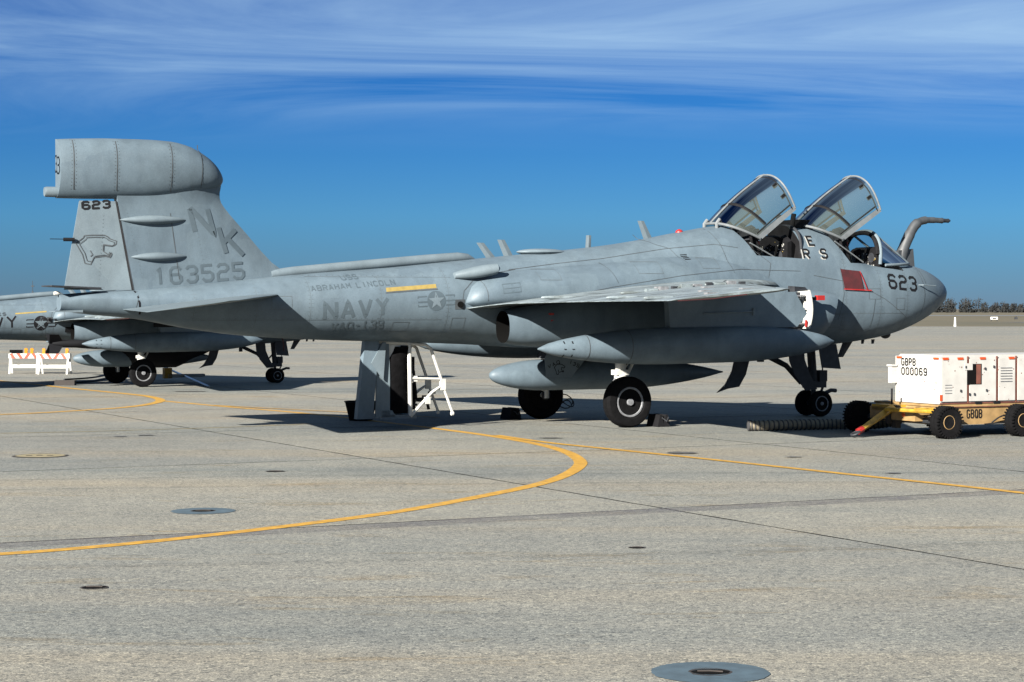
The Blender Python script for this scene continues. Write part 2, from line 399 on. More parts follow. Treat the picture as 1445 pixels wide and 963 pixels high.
# purple-grey sealed band along the slab joint
STAIN = mat('sealer_stain', (0.098, 0.092, 0.108), .8, var=.14, vscale=3)
def stain_mat():
    m = STAIN; t = m.node_tree; b = t.nodes['Principled BSDF']
    n = t.nodes.new('ShaderNodeTexNoise'); n.inputs['Scale'].default_value = 2.2; n.inputs['Detail'].default_value = 8; n.inputs['Roughness'].default_value = .8
    tcn = t.nodes.new('ShaderNodeTexCoord'); t.links.new(tcn.outputs['Object'], n.inputs['Vector'])
    r = t.nodes.new('ShaderNodeMapRange'); t.links.new(n.outputs[0], r.inputs[0]); r.inputs[1].default_value = .3; r.inputs[2].default_value = .72
    r.inputs[3].default_value = .5; r.inputs[4].default_value = .0
    t.links.new(r.outputs[0], b.inputs['Alpha'])
stain_mat()
ribbon('sealer_band', [loc2w(s, -14.62-.03*math.sin(s)) for s in range(-22, 24, 2)], .42, .0026, STAIN, apron_o)

# tie-downs, covers and spots set in the apron
BLUEC = mat('blue_grey_patch', (0.042, 0.070, 0.090), .75, var=.25, vscale=7)
IRON = mat('rusty_iron', (0.013, 0.009, 0.007), .8, var=.4, vscale=25)
CREAM = mat('cream_cover_paint', (0.19, 0.16, 0.085), .8, var=.3, vscale=4)
def disc(r, z, n=40, c=(0, 0), wob=0, e=1.0):
    return [(c[0]+(r+(random.uniform(-wob, wob)))*math.cos(2*PI*k/n), c[1]+(r+random.uniform(-wob, wob))*e*math.sin(2*PI*k/n), z) for k in range(n)]
def ringmesh(mb, r0, r1, z0, z1, mi=0, n=40, wob=0):
    a = disc(r0, z0, n, wob=wob); b_ = disc(r1, z1, n); mb.add(a+b_, [(i, (i+1) % n, (i+1) % n+n, i+n) for i in range(n)], mi)
def tiedown(u, v, rp, rh, label, rot=0.3, blue=True, cat='tie-down'):
    x, y = gnd(u, v); t = empty('tie_down_point', (x, y, 0), rot, label, cat)
    mb = MB()
    if blue:
        ringmesh(mb, rp, rh, .004, .005, 0, wob=.006, n=80); mb.build('patch', BLUEC, t)
    mb = MB(); mb.add(disc(rh*1.25, .006, 24, e=.8, wob=rh*.06), [tuple(range(24))], 0); mb.build('socket', EXH, t)
    mb = MB(); mb.tube([(-rh*.8, rh*.2, .008), (0, rh*.1, .010), (rh*.8, -rh*.2, .008)], rh*.07, 8); mb.build('tie_bar', IRON, t, 40)
    mb = MB(); mb.add([], []); ringmesh(mb, rh*1.4, rh*1.2, .0052, .0056, 0, 24, rh*.08); mb.build('socket_rim', IRON, t)
tiedown(286, 722, .335, .095, 'round blue-grey patch with a dark tie-down socket, left of centre beyond the near yellow line')
tiedown(1003, 951, .345, .09, 'large round blue-grey patch with rusty tie-down socket at the bottom edge of the picture', .1)
tiedown(132, 830.5, .1, .075, 'small bare dark tie-down hole in the concrete near the left bottom corner', .2, False)
tiedown(899, 774, .1, .055, 'small bare dark tie-down hole below the joint crossing', .2, False)
tiedown(388, 666, .1, .09, 'tiny dark tie-down hole beyond the blue-grey patch', .2, False)
t_ = empty('manhole_cover', (*gnd(56, 644), 0), 0, 'round cream-painted manhole cover with dark rim at the left edge', 'manhole')
mb = MB(); mb.add(disc(.36, .006), [tuple(range(40))]); mb.build('cover_plate', CREAM, t_)
mb = MB(); ringmesh(mb, .40, .355, .004, .010); mb.build('rim', IRON, t_)
for k in range(3):
    mb = MB(); mb.box((-.2+.15*k, -.02, .007), (-.12+.15*k, .02, .012)); mb.build('lifting_slot', IRON, t_)
OIL = mat('oil_stain', (0.07, 0.07, 0.068), .6, var=.4, vscale=6)
for u, v, rx, ry, lb in [(963, 640, .26, .22, 'dark oil stain across the long straight yellow line'), (205, 615, .16, .10, 'dark oval oil spot behind the cream manhole cover'),
                     (168, 617, .13, .09, 'faint dark oil spot just left of the oval one'), (777, 619, .22, .10, 'dark oil stain behind the hairpin of the yellow line'),
                     (1262, 669, .12, .07, 'thin dark oil streak beyond the right end of the straight yellow line'), (268, 553, .5, .22, 'faint oil patch under the far aircraft'),
                     (1120, 646, .15, .07, 'faint thin oil streak behind the straight yellow line')]:
    mb = MB(); n = 24; mb.add([(rx*math.cos(2*PI*k/n)*random.uniform(.7, 1.1), ry*math.sin(2*PI*k/n)*random.uniform(.7, 1.1), .0105) for k in range(n)], [tuple(range(n))])
    tag(mb.build('oil_stain', OIL, loc=(*gnd(u, v), 0)), lb, 'oil stain')
SCUFF = mat('rubber_scuff', (0.075, 0.075, 0.072), .85); 
def scuff_alpha(m, lo, hi, k):
    t = m.node_tree; b = t.nodes['Principled BSDF']; tcn = t.nodes.new('ShaderNodeTexCoord'); n = t.nodes.new('ShaderNodeTexNoise'); n.inputs['Scale'].default_value = k; n.inputs['Detail'].default_value = 9; n.inputs['Roughness'].default_value = .8
    t.links.new(tcn.outputs['Object'], n.inputs['Vector']); r = t.nodes.new('ShaderNodeMapRange'); t.links.new(n.outputs[0], r.inputs[0]); r.inputs[1].default_value = .40; r.inputs[2].default_value = .72; r.inputs[3].default_value = lo; r.inputs[4].default_value = hi
    t.links.new(r.outputs[0], b.inputs['Alpha'])
scuff_alpha(SCUFF, 0.0, .28, 4)
for k, pts in enumerate(([(-12, 23.5), (-4, 25.2), (4, 25.9), (14, 25.4)], [(-12, 22.1), (-4, 23.8), (4, 24.5), (14, 24.0)], [(-9, 16), (-2, 16.7), (6, 18.6), (12, 21.5)], [(-14, 41), (-6, 42.5), (4, 43)])):
    ribbon('tyre_mark', pts, .22, .0016+.0003*k, SCUFF, apron_o)
# far taxiway and road strips on the grass
TAR = mat('pale_taxiway', (0.115, 0.128, 0.145), .8, var=.1, vscale=.05)
mb = MB().add([(-2500, 640, -.02), (2500, 590, -.02), (2500, 640, -.02), (-2500, 700, -.02)], [(0, 1, 2, 3)]); tag(mb.build('taxiway', TAR, fix=False), kind='structure')
mb = MB().add([(82, 300, -.015), (130, 262, -.015), (132, 272, -.015), (78, 325, -.015)], [(0, 1, 2, 3)]); tag(mb.build('path', TAR, fix=False), kind='structure')

# ------------------------------------------------------------------ aircraft bodies (x forward, y to its left, z up)
FUS = [  # s, top, bottom, widest z, half width, exponent
 (-9.75, 2.34, 2.08, 2.21, 0.16, 2), (-9.3, 2.38, 2.02, 2.27, 0.22, 2), (-8.55, 2.42, 1.95, 2.25, 0.33, 2), (-7.6, 2.5, 1.78, 2.23, 0.46, 2),
 (-6.7, 2.6, 1.66, 2.21, 0.57, 2), (-5.2, 2.74, 1.57, 2.21, 0.7, 2), (-4, 2.83, 1.53, 2.23, 0.76, 2), (-2.6, 2.97, 1.48, 2.27, 0.8, 2),
 (-1.2, 3.11, 1.4, 2.29, 0.82, 2), (0.4, 3.28, 1.36, 2.32, 0.84, 2), (1.2, 3.4, 1.34, 2.33, 0.85, 2), (2, 3.55, 1.33, 2.35, 0.86, 2),
 (3.1, 3.71, 1.33, 2.3, 0.87, 2.25), (4.4, 3.74, 1.34, 2.3, 0.87, 2.2), (5.15, 3.7, 1.37, 2.3, 0.86, 2.2), (5.6, 3.5, 1.41, 2.3, 0.86, 2.3),
 (6.05, 3.12, 1.46, 2.3, 0.85, 2.6), (6.5, 3.05, 1.52, 2.3, 0.82, 2.6), (7, 3.04, 1.62, 2.33, 0.76, 2.4), (7.4, 3, 1.74, 2.36, 0.68, 2.2),
 (7.75, 2.92, 1.88, 2.39, 0.57, 2.1), (8.05, 2.8, 2.03, 2.41, 0.43, 2), (8.25, 2.68, 2.17, 2.42, 0.29, 2), (8.36, 2.57, 2.28, 2.43, 0.17, 2), (8.41, 2.46, 2.4, 2.43, 0.04, 2)]
fT, fB, fM, fW, fN = table(FUS)
def sect(zt, zb, zm, wd, n, s, cy=0, seg=84):
    r = []
    for k in range(seg):
        t = 2*PI*k/seg; c_, s_ = math.cos(t), math.sin(t)
        y = wd*math.copysign(abs(c_)**(2/n), c_); h = math.copysign(abs(s_)**(2/n), s_)
        z = zm+(zt-zm)*h if h > 0 else zm+(zm-zb)*h
        r.append((s, cy+y, z))
    return r
SHO = [  # shoulder fairing over the engine and wing root: s, top, bottom, widest z, outer y, exponent
 (-2.78, 2.46, 2.10, 2.22, .78, 2.0), (-2.72, 2.56, 2.08, 2.25, .88, 2.1), (-2.5, 2.69, 2.05, 2.3, .99, 2.3), (-2.0, 2.80, 2.05, 2.35, 1.06, 2.4), (-1.2, 2.89, 2.05, 2.4, 1.10, 2.5),
 (0, 2.98, 2.0, 2.4, 1.14, 2.6), (1.5, 3.14, 2.0, 2.45, 1.14, 2.6), (2.4, 3.18, 2.0, 2.45, 1.08, 2.4), (3.2, 3.12, 2.0, 2.4, .98, 2.3), (4.0, 2.9, 2.0, 2.35, .88, 2.2), (4.8, 2.6, 2.1, 2.3, .80, 2.0)]
hT, hB, hM, hW, hN = table(SHO)
def side_of(s, z):
    def one(T, B, M_, W, Nn, s0, s1):
        if s < s0 or s > s1: return 0
        zt, zb, zm, wd, n = T(s), B(s), M_(s), W(s), Nn(s)
        f = (z-zm)/(zt-zm) if z > zm else (zm-z)/(zm-zb)
        if f >= 1: return 0
        return wd*(1-f**n)**(1/n)
    return max(one(fT, fB, fM, fW, fN, -9.75, 8.41), one(hT, hB, hM, hW, hN, -2.78, 4.8))
def frange(a, b, st):
    n = max(1, int(round((b-a)/st))); return [a+(b-a)*i/n for i in range(n+1)]

# block lettering as strokes on a 4 x 6 grid
GLY = {
 '6': [[(4,5),(3,6),(1,6),(0,5),(0,1),(1,0),(3,0),(4,1),(4,2.3),(3,3.3),(0,3.3)]], '2': [[(0,5),(1,6),(3,6),(4,5),(4,4.1),(3,3.2),(1,3.2),(0,2.3),(0,0),(4,0)]],
 '3': [[(0,5),(1,6),(3,6),(4,5),(4,4),(3.2,3.1),(1.4,3.1)],[(3.2,3.1),(4,2.2),(4,1),(3,0),(1,0),(0,1)]], 'N': [[(0,0),(0,6),(4,0),(4,6)]], 'K': [[(0,0),(0,6)],[(4,6),(0,2.4)],[(1.4,3.6),(4,0)]],
 '1': [[(2,0),(2,6),(1,5)]], '5': [[(4,6),(0,6),(0,3.4),(3,3.4),(4,2.5),(4,1),(3,0),(1,0),(0,1)]], 'U': [[(0,6),(0,1),(1,0),(3,0),(4,1),(4,6)]],
 'S': [[(4,5),(3,6),(1,6),(0,5),(0,4),(1,3.1),(3,3.1),(4,2.2),(4,1),(3,0),(1,0),(0,1)]], 'A': [[(0,0),(2,6),(4,0)],[(.7,1.9),(3.3,1.9)]],
 'B': [[(0,0),(0,6),(3,6),(4,5),(4,4),(3,3.1),(0,3.1)],[(3,3.1),(4,2.2),(4,1),(3,0),(0,0)]], 'R': [[(0,0),(0,6),(3,6),(4,5),(4,4),(3,3),(0,3)],[(1.8,3),(4,0)]],
 'H': [[(0,0),(0,6)],[(4,0),(4,6)],[(0,3.1),(4,3.1)]], 'M': [[(0,0),(0,6),(2,2.4),(4,6),(4,0)]], 'L': [[(0,6),(0,0),(4,0)]], 'I': [[(2,0),(2,6)]],
 'C': [[(4,5),(3,6),(1,6),(0,5),(0,1),(1,0),(3,0),(4,1)]], 'O': [[(1,0),(0,1),(0,5),(1,6),(3,6),(4,5),(4,1),(3,0),(1,0)]], 'D': [[(0,0),(0,6),(3,6),(4,5),(4,1),(3,0),(0,0)]],
 'V': [[(0,6),(2,0),(4,6)]], 'Y': [[(0,6),(2,3.2),(4,6)],[(2,3.2),(2,0)]], 'Q': [[(1,0),(0,1),(0,5),(1,6),(3,6),(4,5),(4,1),(3,0),(1,0)],[(2.4,1.6),(4.2,-.4)]],
 '9': [[(0,1),(1,0),(3,0),(4,1),(4,5),(3,6),(1,6),(0,5),(0,3.7),(1,2.7),(4,2.7)]], 'E': [[(4,6),(0,6),(0,0),(4,0)],[(0,3.1),(3,3.1)]], 'G': [[(4,5),(3,6),(1,6),(0,5),(0,1),(1,0),(3,0),(4,1),(4,2.9),(2.4,2.9)]],
 'P': [[(0,0),(0,6),(3,6),(4,5),(4,3.8),(3,2.9),(0,2.9)]], '0': [[(1,0),(0,1),(0,5),(1,6),(3,6),(4,5),(4,1),(3,0),(1,0)]], '4': [[(3,0),(3,6),(0,2),(4,2)]], '-': [[(.8,3),(3.2,3)]], 'F': [[(0,0),(0,6),(4,6)],[(0,3.1),(3,3.1)]]}
def strokes_quads(strokes, wd, step=.06):
    """polylines in 2-D -> list of quads (4 points each), mitred joints"""
    qs = []
    for st in strokes:
        P_ = [Vector(p) for p in st]; closed = (P_[0]-P_[-1]).length < 1e-6
        n = len(P_); off = []
        for i in range(n):
            if closed: a = P_[i-1] if i > 0 else P_[-2]; b_ = P_[i+1] if i < n-1 else P_[1]
            else: a = P_[i-1] if i > 0 else None; b_ = P_[i+1] if i < n-1 else None
            d1 = (P_[i]-a).normalized() if a is not None else None; d2 = (b_-P_[i]).normalized() if b_ is not None else None
            d1 = d1 or d2; d2 = d2 or d1
            n1 = Vector((-d1.y, d1.x)); n2 = Vector((-d2.y, d2.x)); m_ = (n1+n2)
            if m_.length < .3: m_ = n1
            m_.normalize(); k = min(1.3, 1/max(.3, m_.dot(n1))); off.append(m_*wd/2*k)
        for i in range(n-1):
            seg = P_[i+1]-P_[i]; Ls = seg.length
            if Ls < 1e-6: continue
            d_ = seg/Ls; nr = Vector((-d_.y, d_.x))*wd/2; a_ = min(.42, wd*.55/Ls); k = max(1, int(Ls*(1-2*a_)/step))
            ts = [0]+[a_+(1-2*a_)*q/k for q in range(k+1)]+[1]
            ofs = [off[i]]+[nr]*(k+1)+[off[i+1]]
            for q in range(len(ts)-1):
                p0, p1 = P_[i].lerp(P_[i+1], ts[q]), P_[i].lerp(P_[i+1], ts[q+1])
                qs.append([p0-ofs[q], p1-ofs[q+1], p1+ofs[q+1], p0+ofs[q]])
    return qs
def text_strokes(txt, org, adv, up, cw=.62, gap=.28):
    """org: lower left; adv: unit vector of writing * letter height; up: vector of letter height"""
    out_ = []; x = 0
    for ch in txt:
        if ch in GLY:
            for st in GLY[ch]:
                out_.append([(org[0]+adv[0]*(x+p[0]/4*cw)+up[0]*p[1]/6, org[1]+adv[1]*(x+p[0]/4*cw)+up[1]*p[1]/6) for p in st])
        x += (cw+gap)*(1 if ch != ' ' else .7)
    return out_
def fit_text(txt, x0, z0, x1, z1, h, cwr=.72, lean=0.0):
    """lettering of height h whose baseline runs from (x0,z0) to (x1,z1)"""
    n = sum(1 if c_ != ' ' else .7 for c_ in txt); Lg = math.hypot(x1-x0, z1-z0)
    pitch = Lg/(n-1+cwr); d = ((x1-x0)/Lg, (z1-z0)/Lg)
    up = (-d[1]*h+lean*h, d[0]*h)
    return text_strokes(txt, (x0, z0), (d[0]*pitch, d[1]*pitch), up, cwr, 1-cwr)
def fit_chars(txt, x0, z0, x1, z1, h, cwr=.72, lean=0.0):
    out_ = []; n = sum(1 if c_ != ' ' else .7 for c_ in txt); Lg = math.hypot(x1-x0, z1-z0)
    pitch = Lg/(n-1+cwr); d = ((x1-x0)/Lg, (z1-z0)/Lg); k = 0
    for c_ in txt:
        if c_ != ' ': out_.append(text_strokes(c_, (x0+d[0]*pitch*k, z0+d[1]*pitch*k), (d[0]*pitch, d[1]*pitch), (-d[1]*h+lean*h, d[0]*h), cwr, 1-cwr))
        k += 1 if c_ != ' ' else .7
    return out_
def decal(name, quads, surf, m, parent, off=.0022, sign=-1):
    mb = MB()
    for q in quads:
        vs = []
        for p in q:
            y0 = surf(p[0], p[1]); dz = (surf(p[0], p[1]+.004)-surf(p[0], p[1]-.004))/.008; dz = max(-4, min(4, dz)); k = 1/math.sqrt(1+dz*dz)
            vs.append((p[0], sign*(y0+off*k), p[1]-off*dz*k))
        mb.add(vs, [(0, 1, 2, 3)])
    o = mb.build(name, m, parent, fix=False); bm = bmesh.new(); bm.from_mesh(o.data); bmesh.ops.remove_doubles(bm, verts=bm.verts, dist=.0004)
    bmesh.ops.recalc_face_normals(bm, faces=bm.faces)
    if sum(f.normal.y*f.calc_area() for f in bm.faces)*sign < 0: bmesh.ops.reverse_faces(bm, faces=bm.faces)
    for f in bm.faces: f.smooth = True
    bm.to_mesh(o.data); bm.free(); return o
def poly_quads(x0, z0, x1, z1, h, n=8):
    return [[Vector((x0+(x1-x0)*i/n, z0+(z1-z0)*i/n)), Vector((x0+(x1-x0)*(i+1)/n, z0+(z1-z0)*(i+1)/n)),
             Vector((x0+(x1-x0)*(i+1)/n, z0+(z1-z0)*(i+1)/n+h)), Vector((x0+(x1-x0)*i/n, z0+(z1-z0)*i/n+h))] for i in range(n)]
def star_strokes(cx, cz, r):
    pts = [(cx+r*math.sin(2*PI*k*2/5), cz+r*math.cos(2*PI*k*2/5)) for k in range(5)]; return pts
def roundel(parent, surf, cx, cz, r, tilt, m, mstar, sign=-1):
    rings = []; n = 28; c_, s_ = math.cos(tilt), math.sin(tilt)
    def T(p): return Vector((cx+p[0]*c_-p[1]*s_, cz+p[0]*s_+p[1]*c_))
    q = []
    for k in range(n):
        a, b_ = 2*PI*k/n, 2*PI*(k+1)/n
        for r0, r1 in ((0.02, .4), (.4, .7), (.7, 1)):
            q.append([T((r*r0*math.cos(a), r*r0*math.sin(a))), T((r*r1*math.cos(a), r*r1*math.sin(a))), T((r*r1*math.cos(b_), r*r1*math.sin(b_))), T((r*r0*math.cos(b_), r*r0*math.sin(b_)))])
    for sg in (-1, 1):
        q += [[T((sg*r*x0, z0*r)), T((sg*r*x1, z0*r)), T((sg*r*x1, z1*r)), T((sg*r*x0, z1*r))] for x0, x1, z0, z1 in ((1.0, 2.0, .42, .55), (1.0, 2.0, -.12, .02), (1.0, 2.0, -.55, -.42), (1.9, 2.03, -.42, .42))]
    decal('roundel', q, surf, m, parent, sign=sign)
    st = []
    for k in range(5):
        a = PI/2+2*PI*k/5; ro, ri = r*.9, r*.36
        st.append([T((0, 0)), T((ri*math.cos(a-PI/5), ri*math.sin(a-PI/5))), T((ro*math.cos(a), ro*math.sin(a))), T((ri*math.cos(a+PI/5), ri*math.sin(a+PI/5)))])
    decal('roundel_star', st, surf, mstar, parent, .0065, sign)

def airfoil(y, sTE, zTE, sLE, zLE, tt, tb, n=14):
    """closed ring of points at span station y"""
    up, lo = [], []
    for i in range(n+1):
        x = (1-math.cos(PI*i/n))/2      # 0 at LE .. 1 at TE
        th = 2.6*(.2969*math.sqrt(x)-.126*x-.3516*x*x+.2843*x**3-.1015*x**4)/.52
        bx, bz = sLE+(sTE-sLE)*x, zLE+(zTE-zLE)*x
        up.append((bx, y, bz+tt*th+.002)); lo.append((bx, y, bz-tb*th-.002))
    return up+lo[::-1][0:-1] if False else up+lo[::-1]

HEAD = [(208,584),(245,556),(250,545),(290,542),(350,543),(368,553),(372,560),(408,573),(406,588),(392,597),(345,590),(343,624),(375,647),(382,632),(384,640),(376,655),(352,648),(296,656),(280,690),(252,684),(240,640),(208,584)]
HEAD2 = [(278,620),(290,640),(280,650)]
def bp0(u, v, l):
    k = (u-722.5)/F_; ca, sa = math.cos(PA), math.sin(PA)
    s = (k*(PY+ca*l)-PX+sa*l)/(ca-k*sa); D = PY+sa*s+ca*l
    return (s, 2.11-(v-H_)*D/F_)

def fin_t(s, z):   # half thickness of the fin
    return .105-.02*(z-2.4)/1.5-(.055 if s < -8.8 else 0)*min(1, (-8.8-s)/.6)

def canopy(parent, name, hinge, rearc, frontT, frontc, hw, ang, label):
    """hinge, rearc, frontT, frontc are closed-position (s,z) points; built about the hinge and swung up"""
    hx, hz = hinge
    def P(t, ph, ex=0.0):
        cy = math.cos(ph); sn = max(math.sin(ph), 0)**.75
        # tumble-home: side goes up steeply then rolls over
        y = -hw*math.copysign(abs(cy)**.8, cy)*(1+ex)
        bs, bz = rearc[0]+(hx-rearc[0])*sn, rearc[1]+(hz-rearc[1])*sn
        fs, fz = frontc[0]+(frontT[0]-frontc[0])*sn, frontc[1]+(frontT[1]-frontc[1])*sn
        bulge = .05*math.sin(PI*t)*sn
        return Vector((bs+(fs-bs)*t-hx, y, bz+(fz-bz)*t+bulge-hz+ex))
    n, m_ = 12, 28
    fr = MB()
    phs = [PI*i/m_ for i in range(m_+1)]
    fr.tube([P(1, p) for p in phs], .019, 8, flat=1.0)                 # front bow
    fr.tube([P(.0, p) for p in phs], .026, 8)                          # rear bow
    for sg in (0, PI):                                                 # lower rails: deep plates
        a, b_ = P(0, sg), P(1, sg)
        d = .085; y = a.y; iy = y*.93
        fr.hexa([(a.x-.02, y, a.z-.035), (b_.x, y, b_.z-.035), (b_.x, iy, b_.z-.035), (a.x-.02, iy, a.z-.035), (a.x-.04, y*.985, a.z+d*1.2), (b_.x, y*.985, b_.z+d*.5), (b_.x, iy, b_.z+d*.5), (a.x-.04, iy, a.z+d*1.2)])
    fr.tube([P(i/n, PI/2)+Vector((0, 0, .008)) for i in range(n+1)], .021, 8)   # top centre beam
    # hinge arms
    for y in (-.22, .22): fr.tube([(-.12, y, -.16), (0, y, 0), (.1, y, .02)], .035, 8)
    f = fr.build(name, FRAME, parent, 40, loc=(hx, 0, hz)); f.rotation_euler = (0, -ang, 0)
    if label: f['label'] = label
    gap = .055
    for lo_, hi_ in ((gap, PI/2-.05), (PI/2+.05, PI-gap)):
        g = MB(); rings = [[P(.02+.96*i/n, lo_+(hi_-lo_)*j/14) for j in range(15)] for i in range(n+1)]
        g.loft(rings, 0, False, False, closed=False); g.build('glass_panel', GLASS, f, 60, fix=False)
    hs = MB()
    hs.tube([P(.34, .10+(PI-.2)*i/20)*.955+Vector((.05*math.sin(PI*i/20), 0, -.01)) for i in range(0, 21)], .036, 8)
    hs.build('inner_hoop', COCKPIT, f, 40)
    hs = MB(); hs.tube([P(t, PI/2)+Vector((0, -.03, -.07)) for t in (.04, .3, .45, .6, .8, .95)], [.05, .065, .075, .075, .06, .05], 8, flat=1.6)
    hs.tube([P(.97, PI*i/20)*.975 for i in range(21)], .014, 6)
    for sg in (-1, 1): hs.tube([P(t, PI/2+sg*(PI/2-.05))*.98+Vector((0, 0, .03)) for t in (.05, .5, .95)], .016, 6)
    for ph in (.35, .8, 2.3, 2.8): q = P(.93, ph)*.97; hs.box((q.x-.05, q.y-.02, q.z-.04), (q.x+.04, q.y+.02, q.z+.03))
    q = P(.62, PI/2); hs.box((q.x-.09, -.05, q.z-.16), (q.x+.06, .05, q.z-.05)); 
    hs.build('canopy_seal', COCKPIT, f, 40)
    return f

def wheel(parent, name, c, r, wd, hub_mat, seg=40, out=-1):
    """tyre and rim about the y axis"""
    t = MB(); h = wd/2
    prof = [(-h*.72, r*.60), (-h*.95, r*.66), (-h, r*.80), (-h*.92, r*.93), (-h*.62, r*.99)]
    for g in (-.36, -.12, .12, .36):     # tread grooves
        prof += [(h*(g-.05), r), (h*(g-.03), r*.975), (h*(g+.03), r*.975), (h*(g+.05), r)]
    prof += [(h*.62, r*.99), (h*.92, r*.93), (h, r*.80), (h*.95, r*.66), (h*.72, r*.60)]
    t.lathe(prof, seg); w_ = t.build(name, RUBBER, parent, 35, loc=c)
    m_ = MB(); o = out
    pr = [(-h*.7*o, r*.45), (-h*.70*o, r*.60), (h*.74*o, r*.60), (h*.84*o, r*.585), (h*.84*o, r*.53), (h*.45*o, r*.47), (h*.42*o, r*.27), (h*.62*o, r*.22), (h*.62*o, r*.15), (h*.95*o, r*.13), (h*.98*o, .01)]
    m_.lathe(pr, 32)
    for k in range(8):
        a = 2*PI*k/8; m_.lathe([(h*.40*o, .035*r/.45), (h*.50*o, .03*r/.45), (h*.505*o, .002)], 8, c=(r*.37*math.cos(a), 0, r*.37*math.sin(a)))
    m_.build('rim', hub_mat, w_, 35)
    hl = MB()
    for k in range(8):
        a = 2*PI*(k+.5)/8; hl.lathe([(h*.44*o, .04*r/.45), (h*.455*o, .038*r/.45)], 10, c=(r*.37*math.cos(a), 0, r*.37*math.sin(a)))
    hl.build('rim_hole', EXH, w_)['kind'] = 'stuff'
    return w_

def seat(parent, x, y, z):
    s = MB(); s.box((x-.18, y-.22, z), (x+.24, y+.22, z+.22)); s.hexa([(x-.20, y-.2, z+.2), (x-.06, y-.2, z+.2), (x-.06, y+.2, z+.2), (x-.20, y+.2, z+.2), (x-.36, y-.17, z+1.05), (x-.22, y-.17, z+1.05), (x-.22, y+.17, z+1.05), (x-.36, y+.17, z+1.05)])
    s.tube([(x-.25, y-.24, z), (x-.42, y-.22, z+1.15)], .03, 8); s.tube([(x-.25, y+.24, z), (x-.42, y+.22, z+1.15)], .03, 8)
    o = s.build('ejection_seat', COCKPIT, parent, 40)
    h = MB(); h.box((x-.40, y-.15, z+1.0), (x-.17, y+.15, z+1.22)); h.tube([(x-.3, y-.16, z+1.22), (x-.25, y, z+1.26), (x-.3, y+.16, z+1.22)], .035, 8); h.build('headrest', DGREY, o, 40)
    r = MB(); r.tube([(x-.16, y-.08, z+1.02), (x-.12, y-.08, z+.93), (x-.12, y+.08, z+.93), (x-.16, y+.08, z+1.02)], .014, 6); r.box((x-.19, y-.05, z+.74), (x-.15, y+.05, z+.86)); r.build('firing_handle', REDB, o)
    k = MB(); k.tube([(x-.14, y-.1, z+.9), (x+.1, y-.06, z+.3)], .02, 6); k.tube([(x-.14, y+.1, z+.9), (x+.1, y+.06, z+.3)], .02, 6); k.build('harness', mat_harness, o)
mat_harness = mat('harness_webbing', (.09, .095, .07), .9)

